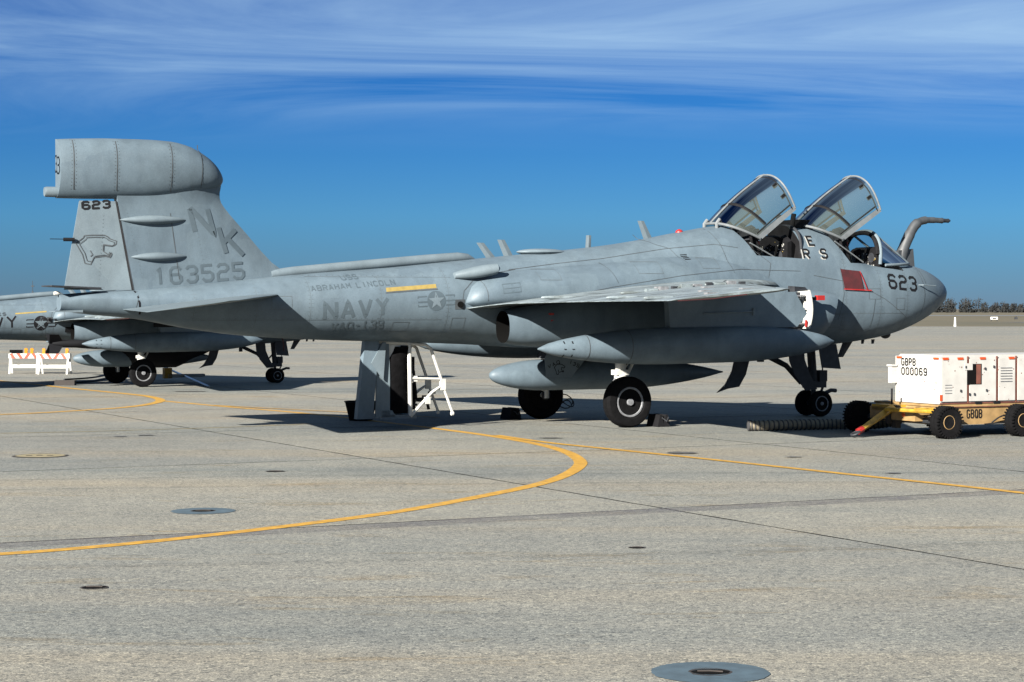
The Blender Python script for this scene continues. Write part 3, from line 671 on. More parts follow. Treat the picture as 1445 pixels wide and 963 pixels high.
def build_aircraft(root, full=True):
    # ---- fuselage with cockpit wells cut out
    body = MB(); ss = frange(-9.75, 7.0, .16)+frange(7.0, 8.41, .06)[1:]
    body.loft([sect(fT(s), fB(s), fM(s), fW(s), fN(s), s) for s in ss])
    o = body.build('fuselage', [GREY, COCKPIT], root, 50)
    cut = []
    if full:
        for poly, wd in (([(2.9, 4.4), (3.02, 3.66), (3.36, 3.12), (4.38, 3.07), (4.44, 3.3), (4.34, 4.4)], 1.3), ([(3.2, 2.25), (4.36, 2.25), (4.36, 3.3), (3.2, 3.3)], .60),
                         ([(5.06, 4.4), (5.12, 3.66), (5.54, 3.0), (6.42, 2.985), (6.42, 4.4)], 1.3), ([(5.3, 2.25), (6.95, 2.25), (6.95, 3.3), (5.3, 3.3)], .58)):
            c_ = MB(); c_.prism(poly, -wd, wd, 'y', 0); cut.append(c_.build('cutter', COCKPIT, root))
        for c_ in cut:
            md = o.modifiers.new('b', 'BOOLEAN'); md.operation = 'DIFFERENCE'; md.solver = 'EXACT'; md.object = c_; md.material_mode = 'TRANSFER'
        bpy.context.view_layer.update()
        me = bpy.data.meshes.new_from_object(o.evaluated_get(bpy.context.evaluated_depsgraph_get()))
        o.modifiers.clear(); o.data = me
        for c_ in cut: bpy.data.objects.remove(c_)
    me = o.data; me.polygons.foreach_set('use_smooth', [True]*len(me.polygons)); me.set_sharp_from_angle(angle=R(35))
    fus = o
    # dorsal tube, dome, antennas
    t = MB(); t.tube([(-6.1, 0, 2.69), (-5.7, 0, 2.745), (-4.5, 0, 2.86), (-3.2, 0, 2.98), (-2.55, 0, 3.03), (-2.36, 0, 3.03), (-2.22, 0, 3.0)], [.085, .09, .09, .09, .09, .07, .02], 12); t.build('spine_fairing', GREYL, root, 50)
    t = MB(); t.ell((-.85, 0, 3.145), (.50, .3, .065)); t.build('spine_dome', GREYL, root, 50)
    def blade(x0, z0, h, ch, sweep, taper=.6, y=0, m=GREYL, th=.035, nm='blade_antenna'):
        b_ = MB(); r0 = [(x0, y, z0), (x0+ch*.5, y-th/2, z0), (x0+ch, y, z0), (x0+ch*.5, y+th/2, z0)]
        r1 = [(x0+sweep, y, z0+h), (x0+sweep+ch*taper*.5, y-th/3, z0+h), (x0+sweep+ch*taper, y, z0+h), (x0+sweep+ch*taper*.5, y+th/3, z0+h)]
        b_.loft([r0, r1]); return b_.build(nm, m, root)
    blade(-1.98, 3.02, .28, .20, -.20, .75); blade(-1.62, 3.04, .32, .20, -.14, .75); blade(.06, 3.2, .27, .12, .02, .9); blade(1.32, 3.4, .36, .20, -.14, .7)
    t = MB(); t.lathe([(3.5, .075), (3.57, .075), (3.60, .055), (3.62, .01)], 14, 'z', (2.1, 0, 0)); t.build('beacon', REDB, root, 50)
    if full:
        blade(5.93, 1.52, -.37, .26, -.16, .55, m=DGREY)
        for x in (5.5, 6.35, 6.6): blade(x, 1.47 if x < 6 else 1.5, -.09, .09, 0, .7, m=DGREY, nm='drain_mast')
        t = MB(); t.ell((6.95, 0, 1.60), (.12, .07, .09)); t.build('belly_sensor', DGREY, root, 50)
        t = MB(); t.lathe([(-.05, .03), (.0, .04), (.05, .02)], 10, 'x', (-9.78, 0, 2.36)); t.build('tail_light', WHITE, root, 50)
    for sg in (-1, 1):
        # cheek blister ahead of the tail
        t = MB(); rings = []
        for i in range(15):
            u = i/14; x = -2.92+.78*u; r = .015+.095*math.sin(PI*min(1, .12+.62*u))**.8*(1 if u < .93 else max(.15, (1-u)/.07))
            rings.append([(x, sg*(.63+.22*u)+r*1.15*math.cos(2*PI*k/14), 2.69+.13*u+r*math.sin(2*PI*k/14)) for k in range(14)])
        t.loft(rings); t.build('side_blister', GREYL, root, 50)
        # shoulder fairing
        t = MB(); t.loft([[(p[0], sg*p[1], p[2]) for p in [q for q in sect(hT(s), hB(s), hM(s), hW(s), hN(s), s, 0, 72)]] for s in frange(-2.78, 4.8, .14)])
        # only the outer half matters: keep it one closed body per side by squeezing the inner half to the centre
        t.v = [(x, (y if y*sg > 0 else 0.0), z) for x, y, z in t.v]
        t.build('shoulder_fairing', GREY, root, 50)
        # engine nacelle
        NAC = table([(-2.2, .27, .28, 1.79, 1.10), (-1.9, .33, .34, 1.80, 1.08), (-1.2, .43, .42, 1.85, 1.01), (0, .52, .50, 1.90, .96), (2, .54, .54, 1.92, .95), (3.6, .53, .55, 1.93, .93), (4.3, .50, .52, 1.95, .91), (4.62, .46, .47, 1.97, .90), (4.74, .42, .43, 1.98, .90)])
        t = MB(); rings = []
        for s in frange(-2.2, 4.74, .14):
            a, b_, zc, yc = [f(s) for f in NAC]
            rings.append([(s+(.22*(math.sin(2*PI*k/32)) if s > 4.2 else 0)*((s-4.2)/.54 if s > 4.2 else 0), sg*(yc+a*math.copysign(abs(math.cos(2*PI*k/32))**.85, math.cos(2*PI*k/32))), zc+b_*math.copysign(abs(math.sin(2*PI*k/32))**.85, math.sin(2*PI*k/32))) for k in range(32)])
        t.loft(rings, 0, False, False)
        # recessed intake and exhaust throats
        a0 = [(p[0]-.35, sg*.90+(p[1]-sg*.90)*.82, 1.98+(p[2]-1.98)*.82) for p in rings[-1]]; t.loft([rings[-1], a0], 1, False, True)
        a0 = [(p[0]+.9, sg*1.08+(p[1]-sg*1.10)*.8, 1.79+(p[2]-1.79)*.8) for p in rings[0]]; t.loft([a0, rings[0]], 1, True, False)
        n_ = t.build('engine_nacelle', [GREY, EXH], root, 40)
        # ---- wing
        SEC = [(-.3, 2.12, 4.0, 2.52, .46, .20, -2.75), (.9, 2.12, 3.75, 2.55, .40, .17, -2.75), (1.25, 2.16, 3.3, 2.56, .34, .16, -2.6), (1.7, 2.2, 2.62, 2.55, .27, .15, -2.4), (2.6, 2.21, 2.0, 2.52, .21, .14, -2.35), (4.0, 2.22, 1.25, 2.49, .17, .12, -2.45), (6.0, 2.225, .15, 2.44, .12, .09, -2.72), (7.95, 2.225, -.92, 2.40, .08, .06, -2.98), (8.08, 2.24, -1.1, 2.40, .03, .03, -2.95)]
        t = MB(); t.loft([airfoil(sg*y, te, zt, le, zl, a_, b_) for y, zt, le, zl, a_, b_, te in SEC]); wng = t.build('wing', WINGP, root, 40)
        # flaperon and slat joints, fold joint: narrow proud strips
        wf = table([(y, zt, le, zl, a_, te) for y, zt, le, zl, a_, b_, te in SEC])
        def wing_top(y, fr):    # fr 0 LE .. 1 TE
            zt, le, zl, a_, te = [f(y) for f in wf]; th = 2.6*(.2969*math.sqrt(fr)-.126*fr-.3516*fr*fr+.2843*fr**3-.1015*fr**4)/.52
            return Vector((le+(te-le)*fr, sg*y, zl+(zt-zl)*fr+a_*th+.006))
        st = MB()
        def strip(pts, wd):
            vs = []
            for i, p in enumerate(pts):
                a = pts[max(0, i-1)]; b_ = pts[min(i+1, len(pts)-1)]; d = (b_-a).normalized(); nn_ = Vector((-d.y, d.x, 0))*wd/2
                vs += [p+nn_, p-nn_]
            st.add(vs, [(2*i, 2*i+1, 2*i+3, 2*i+2) for i in range(len(pts)-1)])
        for fr in (.12, .70, .80): strip([wing_top(1.6+6.3*i/16, fr) for i in range(17)], .022)
        for y in (2.6, 3.9, 4.0, 5.5, 6.9): strip([wing_top(y, .03+.95*i/16) for i in range(17)], .022)
        st.build('panel_line', DARKM, wng, fix=False)['kind'] = 'stuff'
        for y, f0, f1, hh in ((3.95, .18, .30, .05), (3.95, .36, .46, .045), (3.95, .62, .74, .05), (5.4, .74, .98, .05), (2.4, .74, .95, .05), (7.1, .76, 1.0, .055)):
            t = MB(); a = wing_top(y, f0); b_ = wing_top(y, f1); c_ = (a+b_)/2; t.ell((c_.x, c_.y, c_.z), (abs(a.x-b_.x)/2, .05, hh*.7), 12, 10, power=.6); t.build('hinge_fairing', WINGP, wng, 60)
        t = MB(); t.hexa([(-.9, sg*8.08, 2.36), (-.62, sg*8.02, 2.38), (-.62, sg*7.9, 2.38), (-.9, sg*7.9, 2.36), (-.9, sg*8.07, 2.44), (-.66, sg*8.0, 2.43), (-.66, sg*7.9, 2.43), (-.9, sg*7.9, 2.45)]); t.build('navigation_light', DGREY, wng)
        t = MB(); p0 = wing_top(8.0, .38); p1 = wing_top(8.0, .97); t.tube([(p0.x, sg*8.075, p0.z-.055), ((p0.x+p1.x)/2, sg*8.09, (p0.z+p1.z)/2-.055), (p1.x, sg*8.075, p1.z-.02)], .008, 6); t.build('tip_edge', RED, wng)
        hr = random.Random(4)
        for k in range(9):
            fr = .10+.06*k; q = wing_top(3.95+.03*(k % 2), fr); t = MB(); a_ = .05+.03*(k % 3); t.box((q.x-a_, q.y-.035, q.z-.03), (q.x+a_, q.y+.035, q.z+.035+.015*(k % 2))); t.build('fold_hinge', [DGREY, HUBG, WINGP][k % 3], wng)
        for y_, f_ in ((7.2, .3), (6.5, .5), (5.0, .35), (2.9, .45), (7.6, .6)):
            q = wing_top(y_, f_); t = MB(); t.box((q.x-.11, q.y-.05, q.z-.02), (q.x+.09, q.y+.05, q.z+.012)); t.build('access_cover', HUBG, wng)
        # ---- tailplane
        t = MB(); t.loft([airfoil(sg*y, te, zt, le, zl, a_, a_) for y, te, zt, le, zl, a_ in ((.25, -8.75, 2.10, -5.95, 2.36, .085), (.7, -8.80, 2.09, -6.26, 2.34, .08), (1.9, -9.0, 2.075, -7.03, 2.29, .06), (3.0, -9.18, 2.06, -7.73, 2.24, .035), (3.1, -9.15, 2.065, -7.9, 2.235, .012))]); t.build('tailplane', GREYL, root, 40)
        # ---- pylon, tank
        t = MB(); py = sg*2.5
        prof = [(.28, 2.34), (.32, 1.76), (3.0, 1.78), (3.22, 2.02), (3.02, 2.32), (2.9, 2.5), (1.0, 2.5)]
        t.prism(prof, py-.075, py+.075, 'y'); t.build('pylon', GREY, root)
        t = MB(); rings = []
        for i in range(33):
            u = i/32; x = -2.24+6.1*u
            r = .325*min(1, (math.sin(PI*min(.5, u*1.18))**.60 if u < .45 else 1))*(1 if u < .62 else max(.0, 1-((u-.62)/.38)**2.1)**.62)
            r = max(r, .015); zc = 1.40+.085*u+.0
            rings.append([(x, py+r*math.cos(2*PI*k/28), zc+.03+r*math.sin(2*PI*k/28)) for k in range(28)])
        t.loft(rings); tk = t.build('drop_tank', GREY, root, 50)
        if sg < 0 and full:
            for xs_ in (-1.35, -.55):
                t = MB(); u = (xs_+2.24)/6.1; r = .325*math.sin(PI*min(.5, u*1.18))**.60+.003
                t.add([(xs_+dx, py+r*math.cos(2*PI*k/28), 1.43+.085*u+r*math.sin(2*PI*k/28)) for dx in (-.008, .008) for k in range(28)], [(k, (k+1) % 28, (k+1) % 28+28, k+28) for k in range(28)])
                t.build('tank_joint', DARKM, tk, fix=False)
            t = MB()
            for k in range(6):
                x0 = -1.80+.09*(k % 2)*1.6; z0 = 1.31+.115*(k//2); a = [(-.012, -.02), (.012, -.02), (.012, .02), (-.012, .02)] if k//2 != 1 else [(-.025, -.006), (.025, -.006), (.025, .006), (-.025, .006)]
                u = (x0+2.24)/6.1; r = .325*math.sin(PI*min(.5, u*1.18))**.60; zc = 1.43+.085*u
                t.add([(x0+p[0], py-math.sqrt(max(.001, r*r-(z0+p[1]-zc)**2))-.012, z0+p[1]) for p in a], [(0, 1, 2, 3)])
            t.build('tank_stencil', BLACK, tk, fix=False)['kind'] = 'stuff'
        # ---- main gear
        wheel(root, 'main_wheel', (0, sg*1.65, .455), .455, .27, HUBG if full else WHITE, out=sg)
        t = MB(); yy = sg*1.42; t.tube([(0, yy, .40), (0, yy, .85)], .055, 12); t.tube([(0, yy, .80), (-.02, yy, 1.7)], .095, 14); t.tube([(0, yy, .83), (0, yy, .93)], .12, 14)
        t.tube([(0, yy, .455), (0, sg*1.62, .455)], .06, 12); t.tube([(.10, yy, .86), (.42, yy*.98, 1.42)], .028, 8); t.tube([(.02, yy, .98), (.50, yy*.98, 1.55)], .022, 8)
        t.tube([(-.07, yy, .55), (-.16, yy, .72), (-.08, yy, .88)], .025, 8); t.box((-.14, yy-.1, .93), (.12, yy+.1, 1.02)); t.tube([(0, yy, 1.05), (-.05, sg*.95, 1.5)], .03, 8)
        ms_ = t.build('main_strut', WHITE, root, 40)
        t = MB(); t.tube(catmull([(.09, yy, 1.25), (.13, yy, 1.0), (.10, yy-sg*.03, .8), (.07, yy, .6), (.03, yy+sg*.05, .5)], 4), .012, 6); t.build('brake_line', RUBBER, ms_)
        t = MB(); t.tube([(-.06, yy, .62), (-.2, yy, .74), (-.07, yy, .9)], .03, 8); t.build('torque_link', HUBG, ms_)
        t = MB(); t.lathe([(0, .07), (sg*.02, .09), (sg*.05, .09), (sg*.07, .07)], 18, 'y', (0, yy-sg*.02, .455)); t.build('brake_drum', DGREY, ms_, 40)
        # gear door hanging ahead of the wheel
        t = MB(); d = MB(); pts = [(2.52, 1.62), (2.50, 1.2), (2.42, .92), (2.28, .70), (2.06, .545)]; wdt = [.30, .29, .28, .27, .20]; rr = []
        for (x, z), wi in zip(pts, wdt): rr.append([(x-wi/2, sg*1.52, z+.03), (x+wi/2, sg*1.56, z-.02 if z > .6 else z+.1), (x+wi/2, sg*1.585, z-.02 if z > .6 else z+.1), (x-wi/2, sg*1.545, z+.03)])
        t.loft(rr); dd = t.build('gear_door', DGREY, root, 40)
        t = MB()
        for q in range(5): x, z = 2.13+.035*q, .70+.06*q; t.lathe([(-.003, .012), (.003, .010)], 8, 'y', (x-.03, sg*1.555 if sg > 0 else -1.565, z))
        t.build('rivet', SWITCH, dd)['kind'] = 'stuff'
    # ---- vertical fin
    fin = MB(); zs = [2.35, 2.6, 2.75, 2.9, 3.1, 3.4, 3.7, 3.82, 3.9, 3.98, 4.06, 4.16, 4.26]
    rings = []
    for z in zs:
        tt = (z-2.39)/(3.87-2.39); te = -8.52-.27*tt
        le = {2.35: -5.25, 2.6: -5.6, 2.75: -5.86, 2.9: -6.08, 3.1: -6.28, 3.4: -6.55, 3.7: -6.83, 3.82: -6.93, 3.9: -6.985, 3.98: -7.01, 4.06: -7.01, 4.16: -6.99, 4.26: -6.975}[z]
        th = .12-.02*tt+(max(0, z-3.7)/.5)**2*.11; r = []
        n = 12
        for i in range(n+1):
            x = (1-math.cos(PI*i/n))/2; q = th*min(1, (x/.28))**.6 if x > 0 else 0; q = max(q*(1-.12*x), .012)
            r.append((le+(te-le)*x, -q, z))
        rings.append(r+[(p[0], -p[1], z) for p in reversed(r)])
    fin.loft(rings); fo_ = fin.build('tail_fin', GREY, root, 40)
    rd = MB(); rings = []
    for z in (2.42, 3.88):
        tt = (z-2.39)/(3.87-2.39); x1 = -8.55-.27*tt; x0 = -9.67+.26*tt; th = .095-.02*tt
        rings.append([(x1, -th, z), (x0, -.012, z), (x0, .012, z), (x1, th, z)])
    rd.loft(rings); rud = rd.build('rudder', GREYL, root)
    def surf_fin(s, z):
        tt = (z-2.39)/1.48; te = -8.52-.27*tt
        if s < te-.015: a = (s-(te-.03))/(-9.67+.26*tt-te); return (.095-.02*tt)*(1-a)+.012*a
        le = -5.86-1.12*min(1, max(0, (z-2.75)/1.15)); x = max(0, min(1, (s-le)/(te-le))); q = (.12-.02*tt)*min(1, (x/.28))**.6 if x > 0 else .01
        return max(q*(1-.12*x), .012)
    # ---- fin-tip pod
    PD = table([(-9.80, 4.87, 3.91, .19), (-9.5, 4.89, 3.91, .23), (-8.9, 4.915, 3.92, .28), (-8.3, 4.92, 3.94, .31), (-7.9, 4.905, 3.98, .32), (-7.55, 4.83, 4.03, .31), (-7.3, 4.70, 4.08, .27), (-7.1, 4.54, 4.13, .20), (-7.0, 4.40, 4.18, .12), (-6.96, 4.33, 4.24, .04)])
    p = MB(); rings = []
    for s in frange(-9.80, -7.4, .12)+frange(-7.4, -6.96, .04)[1:]:
        zt, zb, wd = [f(s) for f in PD]; zm = zb+.60*(zt-zb); r = []
        for k in range(36):
            t = 2*PI*k/36; c_, s_ = math.cos(t), math.sin(t); n1 = 2.05
            y = wd*math.copysign(abs(c_)**(2/n1), c_); h = math.copysign(abs(s_)**(2/2.05), s_)
            r.append((s+(.05*(abs(c_)) if s < -9.79 else 0), y, zm+(zt-zm)*h if h > 0 else zm+(zm-zb)*h))
        rings.append(r)
    p.loft(rings); pod = p.build('fin_pod', GREY, root, 45)
    def surf_pod(s, z):
        zt, zb, wd = [f(s) for f in PD]; zm = zb+.60*(zt-zb); f = (z-zm)/(zt-zm) if z > zm else (zm-z)/(zm-zb)
        return wd*(1-min(.999, f**2.05))**(1/2.05)
    t = MB(); t.tube([(-9.98, 0, 4.01), (-9.95, 0, 4.01), (-9.6, 0, 4.01), (-9.3, 0, 4.02)], [.075, .085, .088, .08], 14); t.build('pod_exhaust', GREYL, root, 50)
    if not full: return dict(surf_fin=surf_fin)
    # fin side fairings
    for (x0, x1, zc, rz_) in ((-8.76, -7.62, 3.575, .075), (-8.58, -7.6, 2.965, .075)):
        for sg in (-1, 1):
            t = MB(); rings = []
            for i in range(17):
                u = i/16; q = math.sin(PI*u)**.65 if 0 < u < 1 else .05
                rings.append([(x0+(x1-x0)*u, sg*.09+.11*q*math.cos(2*PI*k/16), zc+.02*u+rz_*q*math.sin(2*PI*k/16)) for k in range(16)])
            t.loft(rings); t.build('antenna_fairing', GREYL, root, 60)
    # rudder mast, tail fairing fins
    t = MB(); t.tube([(-9.68, -.03, 3.24), (-9.50, -.05, 3.24)], .03, 8); t.tube([(-9.9, -.03, 3.245), (-9.66, -.03, 3.245)], .007, 6); t.build('fuel_dump_mast', BLACK, root, 40)
    t = MB(); t.hexa([(-9.95, -.34, 2.47), (-9.1, -.22, 2.43), (-9.1, .22, 2.43), (-9.95, .34, 2.47), (-9.95, -.34, 2.49), (-9.1, -.2, 2.46), (-9.1, .2, 2.46), (-9.95, .34, 2.49)]); t.build('tail_strake', DGREY, root)
    t = MB(); t.hexa([(-9.86, -.2, 2.06), (-9.4, -.18, 2.05), (-9.4, .18, 2.05), (-9.86, .2, 2.06), (-9.86, -.2, 2.075), (-9.4, -.18, 2.09), (-9.4, .18, 2.09), (-9.86, .2, 2.075)]); t.build('tail_skid', GREYL, root)
    # ---- probe
    t = MB(); t.tube(catmull([(7.30, 0, 3.0), (7.38, 0, 3.28), (7.52, 0, 3.56), (7.68, 0, 3.79), (7.86, 0, 3.89), (8.1, 0, 3.91), (8.36, 0, 3.905)], 5), [.12]*6+[.11]*6+[.10]*6+[.08]*5+[.062]*4+[.055]*3+[.05], 14); pr_ = t.build('refuelling_probe', PROBE, root, 50)
    t = MB(); t.lathe([(8.34, .055), (8.37, .06), (8.40, .045), (8.48, .04), (8.53, .045), (8.58, .015)], 14, 'x', (0, 0, 3.905)); t.build('probe_nozzle', DGREY, pr_, 40)
    t = MB(); t.hexa([(7.12, -.14, 2.98), (7.6, -.1, 2.95), (7.6, .1, 2.95), (7.12, .14, 2.98), (7.2, -.1, 3.28), (7.62, -.03, 3.32), (7.62, .03, 3.32), (7.2, .1, 3.28)]); t.build('probe_fairing', PROBE, root, 40)
    # ---- windshield
    hw = .60
    def bow(ph): sn = max(0, math.sin(ph))**.75; return Vector((6.42-.06*(1-sn), -hw*math.copysign(abs(math.cos(ph))**.8, math.cos(ph)), 2.985+.67*sn))
    def base(ph): sn = max(0, math.sin(ph)); return Vector((6.50+.88*sn**.8, -hw*math.copysign(abs(math.cos(ph))**.95, math.cos(ph))*.98, 2.965+.05*sn))
    t = MB(); t.tube([bow(PI*i/28) for i in range(29)], .036, 8); 
    for ph in (1.05, PI-1.05): t.tube([bow(ph), base(ph)], .026, 8)
    t.tube([base(PI*i/28)+Vector((0, 0, .005)) for i in range(29)], .028, 8)
    ws = t.build('windshield_frame', GREYL, root, 40)
    for a, b_ in ((.04, 1.02), (1.08, PI-1.08), (PI-1.02, PI-.04)):
        t = MB(); t.loft([[bow(a+(b_-a)*j/12).lerp(base(a+(b_-a)*j/12), i/4) for j in range(13)] for i in range(5)], 0, False, False, closed=False); t.build('windshield_panel', WGLASS, ws, 60, fix=False)
    t = MB(); t.tube([bow(PI*i/28)*.97+Vector((.13, 0, .075)) for i in range(2, 27)], .045, 8); t.build('inner_bow', COCKPIT, ws, 40)
    # instrument coamings, consoles, seats
    for x0, x1, z1 in ((6.38, 6.95, 3.30), (4.20, 4.52, 3.50)):
        t = MB(); ring = lambda x, z, k: [(x, -.54*k, 2.5), (x, -.54*k, z-.12), (x, -.34*k, z), (x, .34*k, z), (x, .54*k, z-.12), (x, .54*k, 2.5)]
        t.loft([ring(x0, z1, 1), ring(x0+.1, z1+.04, .98), ring(x1, z1-.12, .8)]); ip = t.build('instrument_panel', COCKPIT, root)
        s_ = MB(); rr_ = random.Random(int(x0*10))
        for k in range(70):
            y = rr_.uniform(-.48, .48); z = rr_.uniform(2.85, z1-.1); q = rr_.choice([.006, .008, .013]); s_.box((x0-.012, y-q, z-q), (x0-.003, y+q, z+q), rr_.choice([0, 0, 0, 1]))
        s_.box((x0-.05, -.14, 3.0), (x0-.01, -.03, 3.22), 2); s_.box((x0-.06, -.12, 3.05), (x0-.052, -.05, 3.1), 1)
        s_.build('switches', [SWITCH, YSTRIP, DGREY], ip)['kind'] = 'stuff'
        for y in (-.3, .3):
            t = MB(); t.lathe([(x0-.015, .10), (x0-.005, .09)], 16, 'x', (0, y, 3.12)); t.build('display_scope', DGREY, ip)
    for x, y in ((3.78, -.3), (3.78, .3), (5.86, -.3), (5.86, .3)): seat(root, x, y, 2.42)
    t = MB(); t.box((3.3, -.6, 2.9), (4.3, -.5, 3.0)); t.box((5.5, -.58, 2.84), (6.4, -.49, 2.94)); t.tube([(3.42, -.66, 3.10), (3.85, -.64, 2.98)], .012, 6); t.build('side_console', DGREY, root)
    t = MB(); t.tube([(3.28, -.63, 3.36), (3.9, -.62, 3.07)], .014, 6); t.build('canopy_strut', FRAME, root); t = MB(); t.tube([(5.25, -.62, 3.42), (5.95, -.60, 3.02)], .014, 6); t.build('canopy_strut', FRAME, root)
    # bulkhead frame behind the rear cockpit and hinges
    t = MB(); t.tube([(4.43, -hw*1.12*math.copysign(abs(math.cos(PI*i/24))**.7, math.cos(PI*i/24)), 3.06+.66*max(0, math.sin(PI*i/24))**.6) for i in range(25)], .028, 8); t.build('bulkhead_frame', DGREY, root, 40)
    t = MB(); t.box((4.55, -.3, 3.6), (4.95, .3, 3.84)); t.tube([(4.5, -.25, 3.7), (4.55, -.25, 3.95)], .05, 8); t.tube([(4.5, .25, 3.7), (4.55, .25, 3.95)], .05, 8); t.build('canopy_mechanism', COCKPIT, root, 40)
    canopy(root, 'rear_canopy', (2.80, 3.74), (3.20, 3.06), (4.36, 3.74), (4.20, 3.03), .60, R(38), 'rear canopy of two glass panels, swung open')
    canopy(root, 'front_canopy', (4.72, 3.74), (5.18, 3.10), (6.42, 3.80), (6.26, 3.08), .60, R(34), 'front canopy of two glass panels, swung open')
    # ---- centreline jamming pod
    t = MB(); rings = []
    for i in range(61):
        u = (i/60)**1.3; x = -1.92+5.0*u
        r = .285*(math.sin(PI*min(.5, u*2.2))**.46 if u < .25 else 1)*(1 if u < .55 else max(0, 1-((u-.55)/.45)**1.7)**.85); r = max(r, .012)
        rings.append([(x, r*math.cos(2*PI*k/28), .90+r*math.sin(2*PI*k/28)) for k in range(28)])
    t.loft(rings); t.build('jamming_pod', GREY, root, 50)
    t = MB(); t.prism([(-.60, 1.42), (-.45, 1.12), (2.2, 1.1), (2.3, 1.42)], -.09, .09, 'y'); t.build('centreline_pylon', GREYL, root)
    flat = lambda yv: (lambda s, z: yv)
    fp = [bp0(u, v, -.33) for u, v in ((769, 506), (771, 533), (806, 533), (827, 506), (818, 492), (775, 492))]
    t = MB(); t.prism(fp, -.335, -.315, 'y'); pl = t.build('pod_side_plate', GREYL, root)
    t = MB(); t.prism([(p[0], p[1]) for p in fp[3:]]+[(fp[0][0], fp[0][1])], -.315, .0, 'y'); t.build('plate_bracket', DGREY, root)
    bx0, bz0 = fp[1]
    for a in (HEAD, HEAD2): decal('panther_emblem', strokes_quads([[(bx0+.16+(p[0]-208)/200*.22, bz0+.05+(690-p[1])/150*.19) for p in a]], .012), flat(.335), BLACK, pl)
    q0 = bp0(774, 520, -.33); q1 = bp0(790, 513, -.33); q2 = bp0(803, 513, -.33); q3 = bp0(816, 519, -.33)
    for st_ in fit_chars('VAQ', q0[0], q0[1], q1[0], q1[1], .06, .6)+fit_chars('139', q2[0], q2[1], q3[0], q3[1], .06, .6): decal('squadron_lettering', strokes_quads(st_, .012), flat(.335), BLACK, pl)
    # ---- nose gear
    for sg in (-1, 1): wheel(root, 'nose_wheel', (5.2, sg*.23, .255), .255, .15, HUBG, 32, sg)
    t = MB(); t.tube([(5.2, 0, .255), (5.2, 0, .62)], .05, 12); t.tube([(5.2, 0, .6), (5.12, 0, 1.5)], .085, 14); t.tube([(5.2, -.2, .255), (5.2, .2, .255)], .045, 10)
    t.tube([(5.32, 0, .66), (5.42, 0, .56), (5.36, 0, .42), (5.26, 0, .3)], .028, 8); t.box((5.02, -.13, .56), (5.42, .13, .68)); t.tube([(5.14, 0, 1.0), (4.86, 0, .72), (4.7, 0, .95)], .03, 8); t.box((5.28, -.1, .68), (5.46, .1, .9))
    t.tube([(5.2, .09, .7), (5.48, .09, .72), (5.48, .09, 1.0)], .014, 6)
    t.build('nose_strut', DGREY, root, 40)
    t = MB(); t.tube([(5.25, 0, .36), (5.62, 0, .50), (5.74, 0, .49)], [.045, .04, .04], 8); t.build('launch_bar', DGREY, root, 40)
    t = MB(); t.tube([(3.75, 0, 1.36), (4.15, 0, 1.18), (4.55, 0, 1.0), (4.9, 0, .66)], [.05, .06, .055, .05], 8); t.box((3.9, -.05, 1.08), (4.0, .05, 1.3)); t.build('drag_brace', DGREY, root, 40)
    t = MB(); rr = []
    for x, z, w2 in ((4.55, 1.40, .17), (4.58, 1.1, .17), (4.70, .82, .17), (4.92, .52, .13)): rr.append([(x-w2, -.30, z), (x+w2, -.32, z+.02), (x+w2, -.345, z+.02), (x-w2, -.325, z)])
    t.loft(rr); t.build('nose_gear_door', DGREY, root, 40)
    t = MB(); t.hexa([(5.08, -.34, 1.42), (5.50, -.34, 1.42), (5.50, -.31, 1.42), (5.08, -.31, 1.42), (5.14, -.38, .96), (5.58, -.38, .93), (5.58, -.35, .93), (5.14, -.35, .96)]); t.build('nose_gear_door', DGREY, root)
    # ---- open boarding panel on the nacelle: white leaf with steps
    t = MB(); rr = []
    for i in range(9):
        u = i/8; z = 2.46-.72*u; x = 3.86+.10*math.sin(PI*(.1+.8*u)); rr.append([(x, -1.30, z), (x+.03, -1.30, z), (x+.03, -1.68, z), (x, -1.68, z)])
    t.loft(rr); bpn = t.build('boarding_panel', WHITE, root, 50)
    for z in (2.34, 2.10, 1.82):
        t = MB(); t.box((3.62, -1.56, z), (3.90, -1.47, z+.025)); t.tube([(3.62, -1.52, z-.05), (3.88, -1.50, z-.02)], .012, 6); t.build('step', HUBG, bpn)
    t = MB(); t.box((3.855, -1.645, 1.76), (3.885, -1.61, 1.9)); t.build('red_edge', REDB, bpn)
    t = MB(); t.box((3.42, -1.48, 1.7), (3.84, -1.455, 2.42)); t.build('boarding_well', DGREY, root)
    t = MB(); rr = []
    for i in range(7):
        u = i/6; z = 2.44-.55*u; x = 3.40+.16*u; rr.append([(x, -1.50, z), (x+.10, -1.50, z), (x+.10, -1.60, z), (x, -1.60, z)])
    t.loft(rr); t.build('boarding_panel_edge', GREYL, root)
    t = MB(); t.box((4.14, -1.62, 2.27), (4.30, -1.52, 2.36)); t.build('probe_cover', REDB, root)
    t = MB(); t.tube([(3.92, -1.50, 2.28), (4.17, -1.56, 2.31)], .028, 8); t.tube([(4.17, -1.40, 2.31), (4.17, -1.56, 2.31)], .02, 8); t.build('angle_probe', BLACK, root, 40)
    # ---- equipment cage hanging under the rear fuselage
    t = MB(); t.hexa([(-4.54, -.10, .18), (-4.24, -.10, .18), (-4.24, .05, .18), (-4.54, .05, .18), (-4.38, -.10, 1.62), (-4.12, -.10, 1.62), (-4.12, .05, 1.62), (-4.38, .05, 1.62)]); t.build('cage_door', GREY, root)
    cg = MB(); wt = .030
